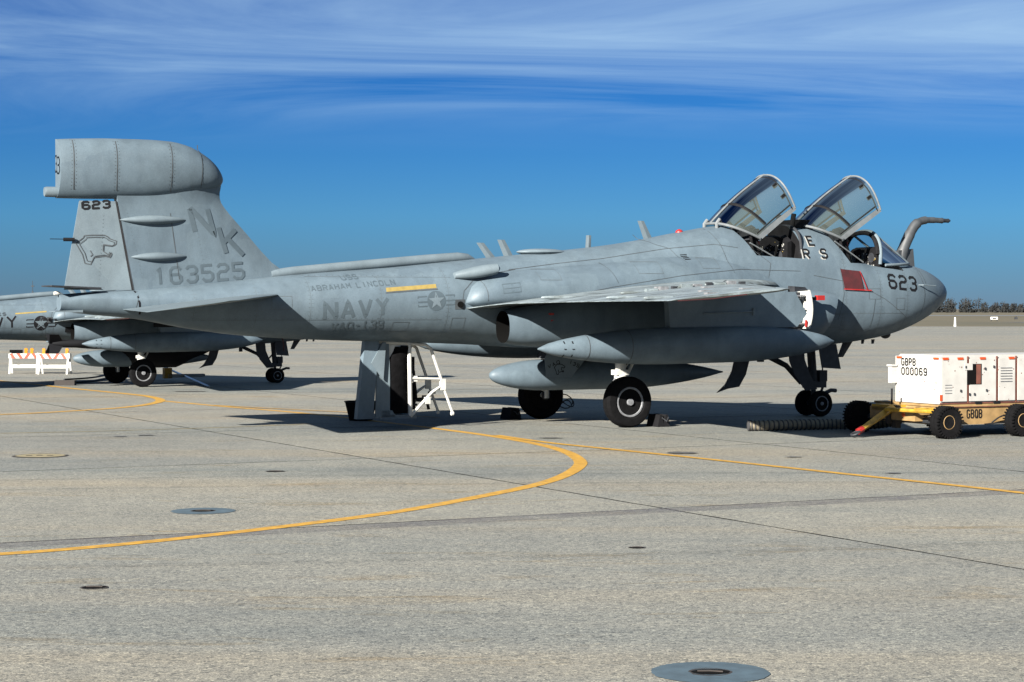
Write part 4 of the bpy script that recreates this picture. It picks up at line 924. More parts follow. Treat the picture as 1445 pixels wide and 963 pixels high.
    for y in (-.32, .30):
        cg.tube([(-3.98, y, 1.52), (-3.46, y, 1.49), (-3.20, y, 1.47), (-3.10, y, 1.40), (-2.86, y, .76), (-3.08, y, .62), (-3.50, y, .20)], wt, 8)
        cg.tube([(-3.52, y, 1.50), (-3.50, y, .22)], .04, 8); cg.tube([(-3.50, y, .88), (-2.92, y, .86)], .022, 8); cg.tube([(-2.88, y, .78), (-2.68, y, .27)], .026, 8)
        cg.box((-2.92, y-.03, .66), (-2.82, y+.03, .86)); cg.box((-3.22, y-.03, .42), (-3.12, y+.03, .54)); cg.tube([(-2.70, y, .24), (-2.66, y, .24)], .04, 8)
    cg.prism([(-4.03, 1.50), (-3.50, 1.50), (-3.50, 1.40), (-3.75, 1.33), (-3.95, 1.12)], -.30, -.27, 'y')
    cg.box((-3.50, -.32, .82), (-3.36, -.28, .92))
    c_ = cg.build('equipment_cage', WHITE, root, 40, loc=(0, .28, 0))
    t = MB(); t.prism([(-4.14, 1.50), (-3.92, 1.50), (-3.90, .95), (-3.90, .2), (-4.18, .2)], -.34, -.31, 'y'); t.box((-4.06, -.34, .17), (-3.38, .28, .24)); t.box((-4.06, -.34, .2), (-3.80, -.31, .32)); t.build('cage_side_frame', GREYL, c_)
    t = MB(); t.prism([(-4.06, 1.52), (-4.0, 1.52), (-4.05, .86), (-4.28, 1.16)], -.40, -.37, 'y'); t.build('cage_hinge_plate', GREYL, c_)
    t = MB(); rings = []
    for i, z in enumerate(frange(.26, 1.44, .08)):
        q = random.uniform(-.012, .012); wi = .265+.012*math.sin(i*1.7); k2 = 0.15*(max(0, z-1.2)/.2)
        rings.append([(-3.735+k2*.6+wi*math.cos(a)*(1-k2), -.16+q+.20*math.sin(a), z) for a in [2*PI*j/16+.2 for j in range(16)]])
    t.loft(rings); t.build('equipment_bag', BAG, c_, 60)
    t = MB(); t.tube([(-3.72, -.33, 1.36), (-3.68, -.33, 1.45), (-3.54, -.33, 1.44), (-3.54, -.33, 1.34)], .014, 6); t.build('bag_handle', BLACK, c_, 40); t = MB(); t.tube([(-3.25, .1, 1.0), (-3.2, .1, .5), (-3.0, .1, .5), (-2.95, .1, .3)], .03, 8); t.box((-3.42, .05, .95), (-3.25, .28, 1.25)); t.box((-3.45, .12, .3), (-3.2, .16, .78)); t.build('cage_fittings', BLACK, c_, 40)
    t = MB()
    for k in range(5): t.box((-3.40+.12*k, .04, .30+.07*k), (-3.32+.12*k, .2, .34+.07*k))
    t.build('cage_steps', DGREY, c_)
    t = MB(); t.box((-4.12, -.35, 1.53), (-3.05, -.30, 1.56)); t.build('cage_hinge_rail', WHITE, c_)
    # ---- markings and details of the near side
    S_ = side_of
    def T(*a, wd=.03, m=FADED, nm='lettering', surf=S_, **k):
        for st_ in fit_chars(*a, **k): decal(nm, strokes_quads(st_, wd), surf, m, root, .004 if surf is not S_ or a[2] < 1.8 else .0025)
    T('NAVY', -5.36, 1.93, -4.22, 2.01, .28, .66, wd=.062, nm='navy_lettering')
    T('USS', -4.98, 2.60, -4.68, 2.63, .075, .66, wd=.018, nm='ship_lettering')
    T('ABRAHAM LINCOLN', -5.58, 2.41, -4.06, 2.53, .082, .62, wd=.018, nm='ship_name')
    T('VAQ-139', -5.19, 1.735, -4.28, 1.79, .125, .68, wd=.026, nm='squadron_number')
    roundel(root, S_, -3.33, 2.25, .175, .06, FADED, GREYL)
    decal('formation_light', poly_quads(-4.25, 2.40, -3.31, 2.47, .07), S_, YSTRIP, root, .005)
    decal('light_frame', poly_quads(-4.27, 2.372, -3.29, 2.442, .02), S_, DARKM, root, .0035)
    decal('vent_plate', poly_quads(-2.975, 2.10, -2.79, 2.105, .17), S_, DARKM, root, .005)
    t = MB(); y = -S_(-2.88, 2.18)-.02; t.lathe([(y-.01, .055), (y+.03, .05)], 20, 'y', (-2.88, 0, 2.185)); t.build('vent_hole', EXH, root, 40)
    T('623', 6.43, 2.525, 7.15, 2.47, .255, .64, wd=.052, m=BLACK, nm='nose_number')
    for ch, x, z in (('E', 4.64, 3.335), ('R', 4.44, 3.08), ('S', 4.86, 3.09)):
        decal('rescue_lettering_shade', strokes_quads(fit_text(ch, x-.028, z-.016, x+.105, z-.016, .165, .98), .036), S_, SWITCH, root, .0025)
        decal('rescue_lettering', strokes_quads(fit_text(ch, x, z, x+.132, z, .165, .98), .040), S_, BLACK, root, .0045)
    T('63', -9.3, 3.5, -9.2, 3.5, .01, .6) if False else None
    T('163525', -8.16, 2.51, -6.62, 2.63, .26, .66, wd=.046, nm='serial_number', surf=surf_fin)
    T('N', -7.47, 3.40, -7.14, 3.36, .43, .98, -.38, wd=.085, nm='tail_code', surf=surf_fin); T('K', -6.93, 3.05, -6.62, 3.02, .43, .98, -.40, wd=.08, nm='tail_code', surf=surf_fin)
    T('623', -9.36, 3.745, -8.92, 3.775, .115, .66, wd=.034, nm='rudder_number', surf=surf_fin, m=BLACK)
    hp = [[bp0(50+p[0]*370/1320, 180+p[1]*270/963, -.06) for p in a] for a in (HEAD, HEAD2)]
    decal('panther_emblem', strokes_quads(hp, .016, .05), surf_fin, DARKM, root)
    cx = sum(p[0] for p in hp[0])/len(hp[0]); cz = sum(p[1] for p in hp[0])/len(hp[0])
    decal('panther_outline', strokes_quads([[(cx+(p[0]-cx)*.86, cz+(p[1]-cz)*.84) for p in hp[0]]], .010, .05), surf_fin, DARKM, root, .006)
    # number on the rear face of the pod
    mb_ = MB()
    for q in strokes_quads(fit_text('3', .0, 4.33, .12, 4.33, .26, .98), .03): mb_.add([(-9.815, -.04-p[0], p[1]) for p in q], [(0, 1, 2, 3)])
    mb_.build('pod_number', BLACK, root, fix=False)
    # panel lines
    pls = []
    for u, l_, vs_ in ((0, -.66, [(1012, 322), (1018, 345), (1024, 386)]), (0, -.95, [(858, 370), (862, 386), (866, 400)]), (0, -.66, [(720, 381), (790, 372), (855, 365), (945, 351), (1010, 345), (1040, 350)]),
                       (0, -.66, [(918, 330), (935, 345), (950, 351), (960, 372)]), (0, -.74, [(1060, 350), (1085, 372), (1080, 392)]), (0, -.6, [(1303, 378), (1305, 400)])):
        pls.append([bp0(p[0], p[1], l_) for p in vs_])
    pls += [[(-2.86, 2.15), (-2.80, 2.42), (-2.6, 2.60), (-2.2, 2.73), (-1.7, 2.81)], [(-2.42, 2.12), (-2.44, 2.4), (-2.46, 2.62)], [(-8.56, 2.05), (-8.5, 2.4)], [(-2.3, 2.10), (-1.2, 2.28), (0, 2.5), (1.5, 2.72), (2.9, 2.85), (4.3, 2.83)],
            [(5.2, 1.9), (5.3, 2.4), (5.25, 2.9)], [(7.35, 2.0), (7.4, 2.4), (7.36, 2.85)], [(6.0, 1.75), (6.05, 2.3)], [(4.6, 2.75), (5.6, 2.6), (6.3, 2.3), (6.9, 1.95)]]
    decal('panel_line', strokes_quads(pls, .009), S_, DARKM, fus, .004)['kind'] = 'stuff'
    fl_ = [[(-8.8, 3.84), (-8.53, 2.42)], [(-8.82, 3.86), (-8.55, 2.42)], [(-7.9, 3.7), (-7.75, 2.6)]]
    decal('panel_line', strokes_quads(fl_, .014), surf_fin, DARKM, fo_, .004)['kind'] = 'stuff'
    decal('rudder_gap', strokes_quads([[(-8.815, 3.88), (-8.54, 2.36)]], .026), surf_fin, BLACK, fo_, .006)
    decal('panel_line', strokes_quads([[(x, 4.86), (x, 4.6), (x, 4.3), (x+.01, 4.05)] for x in (-9.55, -8.85, -7.93, -7.4)], .016), surf_pod, DARKM, pod, .004)['kind'] = 'stuff'
    decal('tail_gap', strokes_quads([[(-8.54, 2.40), (-8.50, 2.2), (-8.47, 2.02)]], .03), S_, BLACK, fus, .006)
    decal('placard', strokes_quads([[(-2.15, 2.38), (-1.82, 2.41), (-1.82, 2.57), (-2.15, 2.54), (-2.15, 2.38)], [(-2.13, 2.46), (-1.84, 2.49)], [(-1.98, 2.41), (-1.98, 2.54)]], .014), S_, FADED, fus)
    decal('intake_grille', strokes_quads([[(1.72, 3.02+.03*k), (1.86, 3.03+.03*k)] for k in range(4)], .014), S_, BLACK, fus)
    def rivets(polys, surf, parent, step=.055, r=.006, m=SEAM):
        qs = []
        for pl_ in polys:
            for a, b_ in zip(pl_[:-1], pl_[1:]):
                a, b_ = Vector(a), Vector(b_); n = max(1, int((b_-a).length/step))
                for k in range(n): c0 = a.lerp(b_, k/n); qs.append([c0+Vector(d)*r for d in ((-1, -1), (1, -1), (1, 1), (-1, 1))])
        decal('rivet', qs, surf, m, parent, .003)['kind'] = 'stuff'
    rivets([[(x+dx, 4.86), (x+dx, 4.0)] for x in (-9.55, -8.85, -7.93) for dx in (-.035, .035)], surf_pod, pod)
    vl = [[(x, fB(x)+.12), (x, fT(x)-.08)] for x in (-7.6, -6.55, -5.62, -4.35, -3.1, 5.35, 6.2, 6.9)]
    decal('panel_line', strokes_quads(vl, .006), S_, SEAM, fus, .002)['kind'] = 'stuff'
    rivets([[(p[0]+dx, p[1]) for p in v_] for v_ in vl for dx in (-.03, .03)], S_, fus, .07, .005)
    hl_ = [[(x/10, z) for x in range(int(x0*10), int(x1*10)+1, 2)] for x0, x1, z in ((-7.6, -3.1, 1.92), (-5.6, -2.9, 2.66), (4.6, 6.9, 2.02), (5.3, 6.2, 1.7))]
    decal('panel_line', strokes_quads(hl_, .006), S_, SEAM, fus, .002)['kind'] = 'stuff'
    rivets([[(p[0], p[1]+.025) for p in v_] for v_ in hl_], S_, fus, .07, .005)
    for x0, z0_, w_, h_ in ((-6.3, 2.1, .35, .22), (-4.1, 1.72, .3, .16), (-3.0, 1.75, .25, .2), (5.0, 1.75, .3, .25), (5.9, 2.3, .28, .2), (6.6, 2.1, .22, .22), (-1.4, 2.62, .4, .2), (.6, 2.75, .5, .22), (2.0, 2.86, .4, .2)):
        decal('hatch_outline', strokes_quads([[(x0, z0_), (x0+w_, z0_), (x0+w_, z0_+h_), (x0, z0_+h_), (x0, z0_)]], .008), S_, SEAM, fus, .003)
    rivets([[(-9.1, 2.6), (-9.02, 3.7)], [(-8.4, 2.7), (-8.65, 3.75)], [(-7.3, 2.75), (-7.5, 3.75)]], surf_fin, fo_, .06, .005)
    # red cloth cover, red strap, forward probes
    qs = []
    for i in range(6):
        for j in range(5):
            f = lambda u, v: Vector((5.24+(.06*v)+(.46-.0*v)*u, 2.875-.04*u-(.37)*v)); qs.append([f(i/6, j/5), f((i+1)/6, j/5), f((i+1)/6, (j+1)/5), f(i/6, (j+1)/5)])
    decal('red_intake_cover', qs, S_, RED, root, .02)
    decal('red_strap', strokes_quads([[(5.28, 2.49), (5.95, 2.465)], [(5.70, 2.83), (5.84, 2.48)]], .022), S_, REDB, root, .03)
    t = MB(); t.tube([(7.22, -.66, 2.58), (7.30, -.76, 2.58), (7.62, -.74, 2.565)], .012, 6); t.build('pitot_probe', GREYL, root)
    for x, z in ((-1.45, 2.0), (-1.42, 1.88)):
        t = MB(); t.box((x, -1.43, z), (x+.09, -1.40, z+.035)); t.build('red_tag', REDB, root)
    t = MB(); t.tube([(1.0, -2.60, 2.03), (2.05, -2.60, 2.06)], .014, 6); t.box((2.03, -2.62, 2.0), (2.07, -2.56, 2.12)); t.build('pylon_rod', GREYL, root)
    return dict(surf_fin=surf_fin)

near = empty('jet_aircraft', (PX, PY, 0), PA, 'large grey navy jet numbered 623 with both canopies open, filling the middle of the picture', 'aircraft', 'parked navy jets')
build_aircraft(near, True)

# ------------------------------------------------------------------ far aircraft: built from copies of the near one's parts
SKIP = {'navy_lettering', 'ship_lettering', 'ship_name', 'squadron_number', 'roundel', 'roundel_star', 'nose_number', 'rescue_lettering', 'rescue_lettering_shade', 'serial_number', 'tail_code', 'rudder_number',
        'panther_emblem', 'panther_outline', 'pod_number', 'equipment_cage', 'cage_door', 'red_intake_cover', 'red_strap', 'probe_cover', 'boarding_panel', 'boarding_well', 'boarding_panel_edge', 'red_tag', 'side_blister', 'formation_light', 'light_frame', 'placard', 'pod_side_plate', 'plate_bracket', 'cage_hinge_plate', 'canopy_strut', 'lettering', 'canopy_mechanism', 'refuelling_probe'}
far = empty('jet_aircraft', (-10.58, 55.7, 0), R(25), 'grey navy jet with black lettering parked beyond the tail of the nearer one', 'aircraft', 'parked navy jets', .885)
far.scale = (.81, .885, .83)
def copy_tree(o, parent):
    c = o.copy(); C.objects.link(c); c.parent = parent
    for ch in o.children: copy_tree(ch, c)
    return c
for ch in list(near.children):
    if ch.name.split('.')[0] in SKIP: continue
    c = copy_tree(ch, far)
    if c.name.startswith(('rear_canopy', 'front_canopy')):
        c.rotation_euler = (0, 0, 0)
        c['label'] = 'canopy, closed'
for st_ in fit_chars('NAVY', -5.55, 1.80, -3.95, 1.95, .36, .66): decal('navy_lettering', strokes_quads(st_, .062), side_of, BLACK, far)
roundel(far, side_of, -3.16, 2.08, .24, .03, BLACK, GREYL)
decal('formation_light', poly_quads(-4.0, 2.36, -2.98, 2.43, .045), side_of, YSTRIP, far, .005)
for st_ in fit_chars('S FORREST', -5.4, 2.27, -4.15, 2.34, .08, .62): decal('unit_lettering', strokes_quads(st_, .02), side_of, BLACK, far)
decal('black_panel', poly_quads(-2.35, 1.78, -1.85, 1.79, .17), side_of, BLACK, far, .012)
# dark bomb-shaped store and belly store of the far aircraft
t = MB(); t.tube([(-2.9, -1.2, 1.42), (-2.6, -1.2, 1.42), (-1.2, -1.2, 1.42), (-.9, -1.2, 1.42)], [.06, .13, .15, .05], 14)
for a in range(4):
    an = PI/4+a*PI/2; dy, dz = math.cos(an), math.sin(an); t.hexa([(-3.0, -1.2-.01, 1.42), (-2.5, -1.2-.01, 1.42), (-2.5, -1.2+.01, 1.42), (-3.0, -1.2+.01, 1.42), (-3.05, -1.2+dy*.42, 1.42+dz*.42), (-2.75, -1.2+dy*.42, 1.42+dz*.42), (-2.75, -1.2+dy*.42+.01, 1.42+dz*.42), (-3.05, -1.2+dy*.42+.01, 1.42+dz*.42)])
t.build('finned_store', BLACK, far, 40)
t = MB(); t.tube([(-.4, 0, 1.0), (.2, 0, .95), (1.6, 0, .95), (2.3, 0, 1.12), (2.9, 0, 1.3)], [.2, .38, .38, .25, .15], 16); t.tube([(2.5, -.1, 1.25), (3.15, -.1, 1.22), (3.3, -.1, 1.22)], [.06, .07, .06], 12); t.box((2.8, -.14, 1.0), (2.9, -.06, 1.22)); t.build('refuelling_store', BLACK, far, 40)
t = MB(); t.prism([(.1, 1.95), (2.9, 1.95), (2.9, 2.08), (.1, 2.08)], -2.60, -2.57, 'y'); t.build('pylon_rack', BLACK, far)
t = MB(); t.lathe([(5.0, .0), (5.0, .0)], 4, 'x'); 
t = MB(); t.box((5.0, -.95, 1.85), (5.06, -.90, 2.2)); t.tube([(5.02, -.9, 1.85), (5.25, -.7, 1.45), (5.35, -.5, 1.1)], .02, 6); t.build('red_streamer', RED, far)

# ------------------------------------------------------------------ start cart
CW = mat('cart_white', (0.36, 0.352, 0.33), .55, var=.10, vscale=5); CWR = mat('cart_rust', (0.1, 0.03, 0.018), .8, var=.4, vscale=9)
CYEL = mat('cart_yellow', (0.235, 0.15, 0.062), .6, var=.3, vscale=5); CYB = mat('tow_bar_yellow', (0.3, 0.175, 0.012), .6, var=.35, vscale=9)
ORG = mat('orange_reflector', (0.36, 0.05, 0.01), .4)
cart = empty('start_cart', (7.0, 33.0, 0), R(25.6), 'white ground power unit lettered GBPB 000069 on a yellow four-wheeled trailer', 'cart')
t = MB(); t.box((0, 0, .20), (3.6, 1.75, .50)); t.box((-.02, -.02, .50), (3.62, 1.77, .535)); t.box((-.30, .25, .26), (0, 1.5, .46)); ch_ = t.build('trailer_frame', CYEL, cart)
t = MB(); t.box((-.30, .9, .40), (0.0, 1.45, .50)); t.tube([(-.42, .1, .46), (-.05, .1, .46)], .03, 8); t.tube([(-.5, .78, .44), (-.35, -.15, .44), (.05, -.22, .42)], .035, 8); t.build('axle_linkage', CYB, cart, 40)
t = MB(); t.tube([(-.10, -.25, .27), (-.10, 1.85, .27)], .05, 8); t.tube([(1.42, -.25, .27), (1.42, 1.85, .27)], .05, 8); t.build('axle', DGREY, cart, 40)
for x, y, o_ in ((-.10, -.30, -1), (1.42, -.30, -1), (-.25, 1.88, 1), (1.42, 1.88, 1), (3.2, -.30, -1)):
    t = MB(); r = .268; h = .11
    prof = [(-h*.8, r*.42), (-h, r*.6), (-h, r*.85), (-h*.7, r*.985)]+[(h*g, r*k) for g, k in ((-.5, 1), (-.45, .96), (-.25, .96), (-.2, 1), (.2, 1), (.25, .96), (.45, .96), (.5, 1))]+[(h*.7, r*.985), (h, r*.85), (h, r*.6), (h*.8, r*.42)]
    t.lathe(prof, 30); 
    for k in range(30):
        a = 2*PI*k/30; 
        for sgn in (-1, 1): t.box((-.012, sgn*h*.98-.02, r*.86), (.012, sgn*h*.98+.012, r*1.0), 0, Matrix.Rotation(a, 4, 'Y'))
    w_ = t.build('tyre', RUBBER, cart, 35, loc=(x, y, r))
    t = MB(); t.lathe([(-h*.6*o_, .1*r), (-h*.6*o_, r*.44), (h*.8*o_, r*.44), (h*.85*o_, r*.40), (h*.3*o_, r*.34), (h*.3*o_, r*.16), (h*.7*o_, r*.13), (h*.72*o_, .005)], 20); t.build('rim', CYEL, w_, 35)
t = MB(); t.hexa([(-1.30, .55, .02), (-1.22, .49, .02), (-1.22, .49, .10), (-1.30, .55, .10), (-.30, .95, .40), (-.22, .87, .40), (-.22, .87, .52), (-.30, .95, .52)]) if False else None
t = MB(); t.tube([(-1.20, .57, .10), (-.80, .70, .26), (-.30, .86, .46)], [.045, .06, .07], 4); tb = t.build('tow_bar', CYB, cart)
t = MB(); t.tube([(-1.27+.07*math.cos(2*PI*k/16), .55+.07*math.sin(2*PI*k/16), .075+.03*math.cos(2*PI*k/16)) for k in range(17)], .018, 6); t.build('tow_eye', DGREY, tb, 40)
t = MB(); t.tube([(-1.21, .565, .10), (-1.10, .60, .14)], .055, 8); t.build('tow_bar_collar', REDB, tb, 40)
t = MB(); t.tube([(-.32, .86, .40), (-.32, .86, .78)], .018, 6); t.build('brake_lever', BLACK, cart)
t = MB(); t.box((-.28, .80, .12), (-.18, .92, .5)); t.box((-.36, .9, .2), (-.30, .98, .42)); t.tube([(-.3, .55, .38), (-.02, .1, .33), (-.02, .3, .2)], .014, 6); t.build('tow_bar_bracket', IRON, cart)
t = MB(); t.lathe([(-.325, .035), (-.30, .04)], 14, 'x', (0, .55, .36)); t.build('orange_light', ORG, cart)
t = MB(); t.tube(catmull([(1.05, -.03, .22), (1.2, -.1, .33), (1.5, -.12, .36), (1.8, -.06, .34)], 5), .014, 6); t.tube(catmull([(.9, -.03, .20), (1.2, -.12, .22), (1.6, -.1, .2)], 5), .012, 6); t.build('cable', BLACK, cart, 40)
t = MB(); t.tube([(1.55, .0, .37), (1.55, -.08, .37)], .07, 12); t.build('fender_bracket', CYEL, cart, 40)
bx_ = MB(); z0, z1 = .545, 1.335
bx_.box((.02, .02, z0), (3.55, 1.22, z1-.02)); bx_.prism([(.06, z1-.02), (3.5, z1-.02), (3.5, z1+.012), (.10, z1+.012)], .05, 1.19, 'y'); hs = bx_.build('generator_housing', CW, cart)
t = MB(); t.box((-.10, 1.16, .86), (.02, 1.26, 1.16)); t.box((-.12, 1.14, 1.14), (.0, 1.28, 1.17)); t.build('rear_box', CW, cart)
def door(x0, x1): 
    t = MB(); t.box((x0+.01, -.012, z0+.04), (x1-.01, .02, z1-.05)); return t.build('access_panel', CW, hs)
for x0, x1 in ((.03, .56), (.60, 1.16), (1.20, 1.56), (1.60, 2.1), (2.14, 3.5)): door(x0, x1)
t = MB()
for x in (.58, 1.18, 1.58, 2.12): t.box((x-.008, -.008, z0), (x+.008, .019, z1-.01))
t.box((.02, -.008, z0), (3.5, .019, z0+.018)); t.build('panel_seam', CWR, hs)
for x, ln in ((-.3, 0),):
    pass
for x in (.06, .36, .82, 1.42):
    t = MB(); t.box((x, -.022, z1-.065), (x+.11, -.0, z1-.025)); t.build('orange_marker', ORG, hs)
for y in (1.12, .12):
    t = MB(); t.box((-.0, y-.08, z1-.055), (.024, y+.05, z1-.025)); t.build('orange_marker', ORG, hs)
t = MB(); t.box((.555, -.016, .86), (.85, .018, 1.20)); t.build('open_hatch', EXH, hs)
t = MB(); t.box((.74, -.020, .87), (.83, -.012, 1.19)); t.build('hatch_flap', CWR, hs)
t = MB(); t.box((.50, -.020, 1.10), (.66, -.012, 1.21)); t.build('hatch_plate', CW, hs)
for k in range(6):
    t = MB(); t.box((1.24, -.024, .90+.045*k), (1.48, -.012, .908+.045*k)); t.build('louvre', HUBG, hs)
for k in range(4):
    t = MB(); t.box((.10, -.020, .72+.045*k), (.24, -.012, .728+.045*k)); t.build('louvre', HUBG, hs)
t = MB(); t.box((.0, -.018, .60), (.05, -.010, .70)); t.build('red_mark', ORG, hs)
for x, z in ((.52, 1.15), (1.10, 1.15), (.92, 1.12), (.42, .76), (.95, .76), (.60, .7), (.7, .7)):
    t = MB(); t.box((x-.011, -.03, z-.02), (x+.011, -.012, z+.02)); t.build('latch', DGREY, hs)
t = MB(); t.box((.72, -.03, z0-.01), (.84, .0, z0+.03)); t.box((1.10, -.03, z0-.01), (1.22, .0, z0+.03)); t.build('fork_slot', BLACK, hs)
def face_text(txt, x0, x1, z, h, wd, m, parent, plane, nm):
    for st_ in fit_chars(txt, x0, z, x1, z, h, .6):
        mb = MB()
        for q in strokes_quads(st_, wd): mb.add([plane(p) for p in q], [(0, 1, 2, 3)])
        mb.build(nm, m, parent, fix=False)
endp = lambda p: (.013, 1.20-p[0], p[1])
face_text('GBPB', .16, .53, 1.165, .11, .023, BLACK, hs, endp, 'unit_code')
face_text('000069', .16, .84, 1.01, .11, .023, BLACK, hs, endp, 'unit_number')
face_text('GBQB', .56, .86, .31, .13, .022, BLACK, cart, lambda p: (p[0], -.006, p[1]), 'trailer_code')
face_text('LP AIR', .88, 1.06, .89, .035, .008, FADED, hs, lambda p: (p[0], -.018, p[1]), 'placard') if False else None
t = MB()
rr_ = random.Random(5)
for k in range(26):
    y, z = rr_.uniform(.08, 1.15), rr_.uniform(z0+.03, z1-.08); q = rr_.uniform(.004, .012); t.add([(.014, y-q, z-q), (.014, y+q, z-q*.6), (.014, y+q*.7, z+q), (.014, y-q*.8, z+q)], [(0, 1, 2, 3)])
for k in range(40):
    x, z = rr_.uniform(.05, 2.4), rr_.uniform(z0+.05, z1-.08); q = rr_.uniform(.004, .012); t.add([(x-q, -.0145, z-q), (x+q, -.0145, z-q*.6), (x+q*.7, -.0145, z+q), (x-q*.8, -.0145, z+q)], [(0, 1, 2, 3)])
t.build('paint_chip', CWR, hs, fix=False)['kind'] = 'stuff'
# rust runs down the frame edge
t = MB(); t.box((.0, -.028, .487), (3.6, -.0205, .50)); t.build('frame_lip', CWR, cart)

# ------------------------------------------------------------------ air hose
HOSE = mat('hose_fabric', (0.15, 0.128, 0.09), .85, var=.3, vscale=10); HOSED = mat('hose_band', (0.03, 0.03, 0.032), .8)
hp_ = catmull([(4.08, 34.75, .095), (4.5, 34.80, .095), (5.0, 35.0, .095), (5.5, 35.15, .095), (5.95, 35.1, .10), (6.35, 34.9, .12), (6.7, 34.9, .2), (7.0, 34.9, .34)], 12)
t = MB(); t.tube(hp_, [.084]*len(hp_), 14); hose = t.build('air_hose', HOSE, smooth=50); tag(hose, 'tan corrugated air hose with black bands lying between the nose wheels and the cart', 'hose')
for i in range(0, len(hp_)-2, 2):
    a, b_ = Vector(hp_[i]), Vector(hp_[i+1]); d = (b_-a).normalized()*.014; t = MB(); t.tube([a-d, a-d*.6, a+d*.6, a+d], [.08, .095, .095, .08], 14); t.build('band', HOSED, hose, 50)

# ------------------------------------------------------------------ small things by the aircraft
bx, by = gnd(509, 593.5)
bk = empty('drip_bucket', (bx, by, 0), PA, 'black tapered drip bucket under the tail beside the equipment cage', 'bucket')
t = MB(); n = 24; R0, R1 = .22, .30
t.loft([[(R0*math.cos(2*PI*k/n), R0*math.sin(2*PI*k/n), .0) for k in range(n)], [(R1*math.cos(2*PI*k/n), R1*math.sin(2*PI*k/n), .34) for k in range(n)], [(R1*.95*math.cos(2*PI*k/n), R1*.95*math.sin(2*PI*k/n), .36) for k in range(n)], [(R0*.93*math.cos(2*PI*k/n), R0*.93*math.sin(2*PI*k/n), .03) for k in range(n)]]); t.build('bucket_body', BAG, bk, 40)
t = MB(); t.tube([((R1+.006)*math.cos(2*PI*k/n), (R1+.006)*math.sin(2*PI*k/n), .355) for k in range(n+1)], .012, 6); t.build('bucket_rim', BLACK, bk, 40)
t = MB(); t.tube([(-.2, -.17, .36), (.02, -.1, .62), (.2, .1, .8)], .006, 5); t.build('hanging_wire', DGREY, bk)
CHK = mat('chock_black', (.008, .008, .009), .9, spec=.1, var=.3)
def chock(s, l, label, rz=0, par=None):
    x, y = loc2w(s, l); c_ = empty('wheel_chock', (x, y, 0), PA+rz, label, 'chock', 'chocks at the aircraft wheels')
    for dx in (-.10, .06):
        t = MB(); t.prism([(dx-.05, 0), (dx+.09, 0), (dx+.04, .22), (dx-.0, .22)] if dx < 0 else [(dx-.09, 0), (dx+.05, 0), (dx+.0, .22), (dx-.04, .22)], -.2, .2, 'y'); t.build('chock_block', CHK, c_)
    t = MB(); t.tube([(-.07, -.21, .17), (0, -.26, .1), (.07, -.21, .17)], .012, 6); t.build('rope', DGREY, c_)
chock(.68, -1.62, 'black chock just right of the near main wheel'); chock(-.60, 1.7, 'black chock at the far main wheel, left side')
t = MB(); x, y = loc2w(.9, 1.2)
cl_ = [(x+.16*math.cos(a*.9)*(1+.02*a), y+.10*math.sin(a*.9), .12+.11*math.sin(a*1.3)+.008*a) for a in [k*.45 for k in range(42)]]
for p0 in (): pass
t.tube([(gnd(795, 590)[0]+(q[0]-x), gnd(795, 590)[1]+(q[1]-y), q[2]+.1) for q in cl_], .011, 5)
tag(t.build('ground_cable', DGREY, smooth=40), 'coil of grey cable standing beside the far main wheel', 'cable')
# chain / tow lines near the far aircraft
t = MB(); a, b_ = gnd(295, 547), gnd(262, 531); t.tube([(a[0], a[1], .02), (b_[0], b_[1]-3, .3), (b_[0]-.4, b_[1]-3.5, .55)], .03, 6); tag(t.build('tie_down_chain', METALB, smooth=40), 'pale tie-down chain running from the far jet down to the apron', 'chain')
t = MB(); pts = catmull([(*gnd(90, 543.5), .05), (*gnd(130, 541), .06), (*gnd(160, 537.5), .12), (-11.2, 57, .3)], 5); t.tube(pts, .035, 6); t.tube([(p[0], p[1], p[2]+.10) for p in pts], .025, 6); tb_ = t.build('tow_bar', DGREY, smooth=40); tag(tb_, 'thin dark tow bar lying at the main wheels of the far jet', 'tow bar')
t = MB(); q = gnd(93, 544); t.box((q[0]-.3, q[1]-.1, 0), (q[0]+.25, q[1]+.15, .14)); t.build('tow_head', IRON, tb_)
chk2 = empty('wheel_chock', (-9.7, 54.4, 0), PA, 'yellow-marked chock under the belly of the far jet', 'chock', 'chocks at the aircraft wheels')
t = MB(); x, y = gnd(245, 540); chk2.location = (x, y, 0); t.box((-.2, -.1, .14), (.9, .1, .24)); t.build('chock_bar', CW, chk2); t = MB(); t.box((-.3, -.1, .12), (-.08, .1, .42)); t.build('chock_block', CYB, chk2)

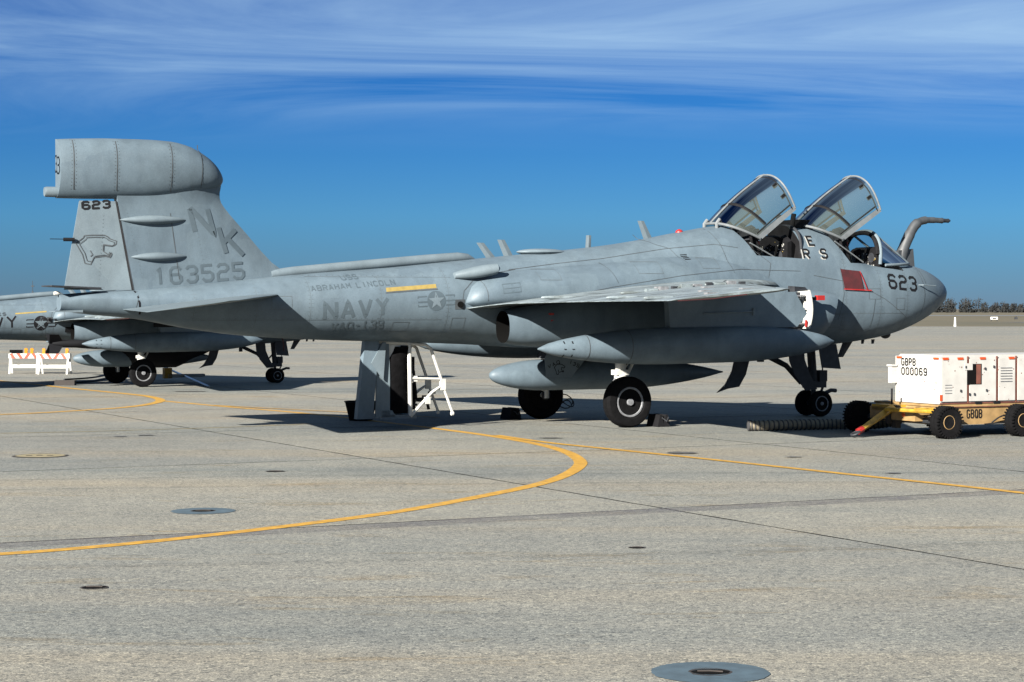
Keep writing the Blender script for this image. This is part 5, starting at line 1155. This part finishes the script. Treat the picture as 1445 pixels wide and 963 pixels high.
# ------------------------------------------------------------------ barricades
BW = mat('barricade_white', (0.42, 0.42, 0.39), .6, var=.12, vscale=6); BO = mat('barricade_orange', (0.36, 0.04, 0.014), .6); AMB = mat('amber_lens', (0.4, 0.15, 0.008), .25)
def barricade(x, y, rz, Wd, label, lamps):
    b_ = empty('barricade', (x, y, 0), rz, label, 'barricade', 'striped barricades by the far jet'); b_.scale = (.95, .9, .86)
    for xx in (0, Wd):
        for sg in (-1, 1):
            t = MB(); t.hexa([(xx-.03, sg*.28-.02, 0), (xx+.03, sg*.28-.02, 0), (xx+.03, sg*.28+.02, 0), (xx-.03, sg*.28+.02, 0), (xx-.03, sg*.05-.02, .78), (xx+.03, sg*.05-.02, .78), (xx+.03, sg*.05+.02, .78), (xx-.03, sg*.05+.02, .78)]); t.build('leg', BW, b_)
    for sg in (-1, 1):
        t = MB(); t.box((-.06, sg*.085-.012, .58), (Wd+.06, sg*.085+.012, .76)); bd = t.build('board', BW, b_)
        k = -.04
        while k < Wd-.08:
            t = MB(); yy = sg*.085+sg*.0165; t.hexa([(k, yy-.004, .58), (k+.11, yy-.004, .58), (k+.11, yy+.004, .58), (k, yy+.004, .58), (k+.11, yy-.004, .76), (k+.22, yy-.004, .76), (k+.22, yy+.004, .76), (k+.11, yy+.004, .76)] if int(k*4) % 2 else [(k+.11, yy-.004, .58), (k+.22, yy-.004, .58), (k+.22, yy+.004, .58), (k+.11, yy+.004, .58), (k, yy-.004, .76), (k+.11, yy-.004, .76), (k+.11, yy+.004, .76), (k, yy+.004, .76)]); t.build('stripe', BO, bd); k += .25
        t = MB(); t.box((-.03, sg*.2-.012, .22), (Wd+.03, sg*.2+.012, .34)); t.build('rail', BW, b_)
    for lx in lamps:
        t = MB(); t.box((lx-.05, -.05, .76), (lx+.05, .05, .86)); lm = t.build('lamp', AMB, b_); t = MB(); t.lathe([(-.03, .06), (.03, .06)], 16, 'y', (lx, 0, .91)); t.build('lens', AMB, lm, 40)
    t = MB(); t.box((lamps[0]-.55 if lamps[0] > .5 else .2, -.06, .77), (lamps[0]-.12 if lamps[0] > .5 else .6, .06, .90)); t.build('sandbag', BAG, b_)
q = gnd(15, 527.5); barricade(q[0], q[1], R(4), .92, 'striped orange and white barricade with two amber lamps, left of the pair', (.52, .72))
q = gnd(57, 528); barricade(q[0], q[1], R(-3), .98, 'striped orange and white barricade partly behind the far jet tail, right of the pair', (.12, .92))

# ------------------------------------------------------------------ distance
FOL = mat('tree_dark', (0.0045, 0.0060, 0.0058), .9, var=.5, vscale=.08)
TRK = mat('trunk_dark', (0.008, 0.007, 0.007), .9)
t = MB(); rt = random.Random(11)
x = -430
while x < 430:
    y = rt.uniform(1120, 1260); big = 1.0
    u = 722.5+F_*x/y
    hgt = rt.uniform(4.2, 5.8)+1.1*math.sin(x*.11)*math.sin(x*.037)
    if 1325 < u < 1382: hgt = rt.uniform(6.5, 8.6)
    if u < 95: hgt = rt.uniform(6.5, 9.5)
    cw = hgt*rt.uniform(.45, .75)
    t.tube([(x, y, -1), (x+rt.uniform(-.3, .3), y, hgt*.7)], [.25, .1], 4, 1)
    nl = 75
    for k in range(nl):
        a, b_ = rt.uniform(0, 2*PI), rt.gauss(0, .45); zc = hgt*(rt.random()**1.0); zc = min(max(zc, .3), hgt*1.02); rr = cw*.62*math.sqrt(max(.08, 1-((zc-hgt*.45)/(hgt*.62))**2))
        c_ = Vector((x+rr*math.cos(a)*rt.random()**.4, y+rr*math.sin(a), zc)); s_ = rt.uniform(.4, 1.2)*(1.35-.75*zc/hgt)
        vs = [c_+Vector((rt.uniform(-s_, s_), rt.uniform(-s_, s_), rt.uniform(-s_, s_)*.8)) for _ in range(4)]; t.add(vs, [(0, 1, 2), (0, 2, 3), (0, 1, 3)])
    for k in range(5):
        a = rt.uniform(-.6, .6); t.tube([(x+a*.4, y, hgt*.7), (x+a*2.2, y, hgt*(1.02+rt.uniform(0, .2)))], [.07, .02], 3, 1)
    x += rt.uniform(.8, 1.7)
tag(t.build('tree_line', [FOL, TRK], fix=False), kind='stuff')
t = MB(); t.tube([(-290, 1220, 0), (-290, 1220, 19)], [.28, .12], 6); t.box((-290.9, 1219.6, 15.5), (-289.1, 1220.4, 16.1)); t.box((-290.6, 1219.6, 12), (-289.4, 1220.4, 12.5)); tag(t.build('lamp_mast', DGREY), 'thin tall mast rising above the distant trees at the left', 'mast')
MK = mat('marker_white', (.75, .75, .72), .6)
q = gnd(1353, 461.2); t = MB(); t.lathe([(0, .16), (.3, .13), (1.05, .09), (1.15, .02)], 10, 'z', (0, 0, 0)); tag(t.build('marker_post', MK, loc=(q[0], q[1]+2, -.05), smooth=40), 'small white marker post at the edge of the distant grass', 'marker')
q = (82.5, 345); rs_ = empty('airfield_sign', (q[0], q[1], -.05), 0, 'pale airfield sign standing on the distant grass, right of the jet nose', 'sign')
t = MB(); t.box((-.6, -.06, .35), (.6, .06, .75)); t.build('sign_board', MK, rs_); t = MB(); t.box((-.35, -.08, .42), (.35, -.062, .66)); t.build('sign_face', BLACK, rs_)
for x in (-.5, .5): t = MB(); t.box((x-.05, -.05, 0), (x+.05, .05, .36)); t.build('sign_leg', DGREY, rs_)
t = MB(); t.box((-.25, -.3, .1), (.25, .3, .5)); t.box((-.32, -.36, 0), (.32, .36, .11)); t.tube([(0, 0, .5), (0, 0, .62)], .1, 8); tag(t.build('junction_box', DGREY, loc=(103, 412, -.05)), 'small dark box on the distant grass at the right edge', 'box')
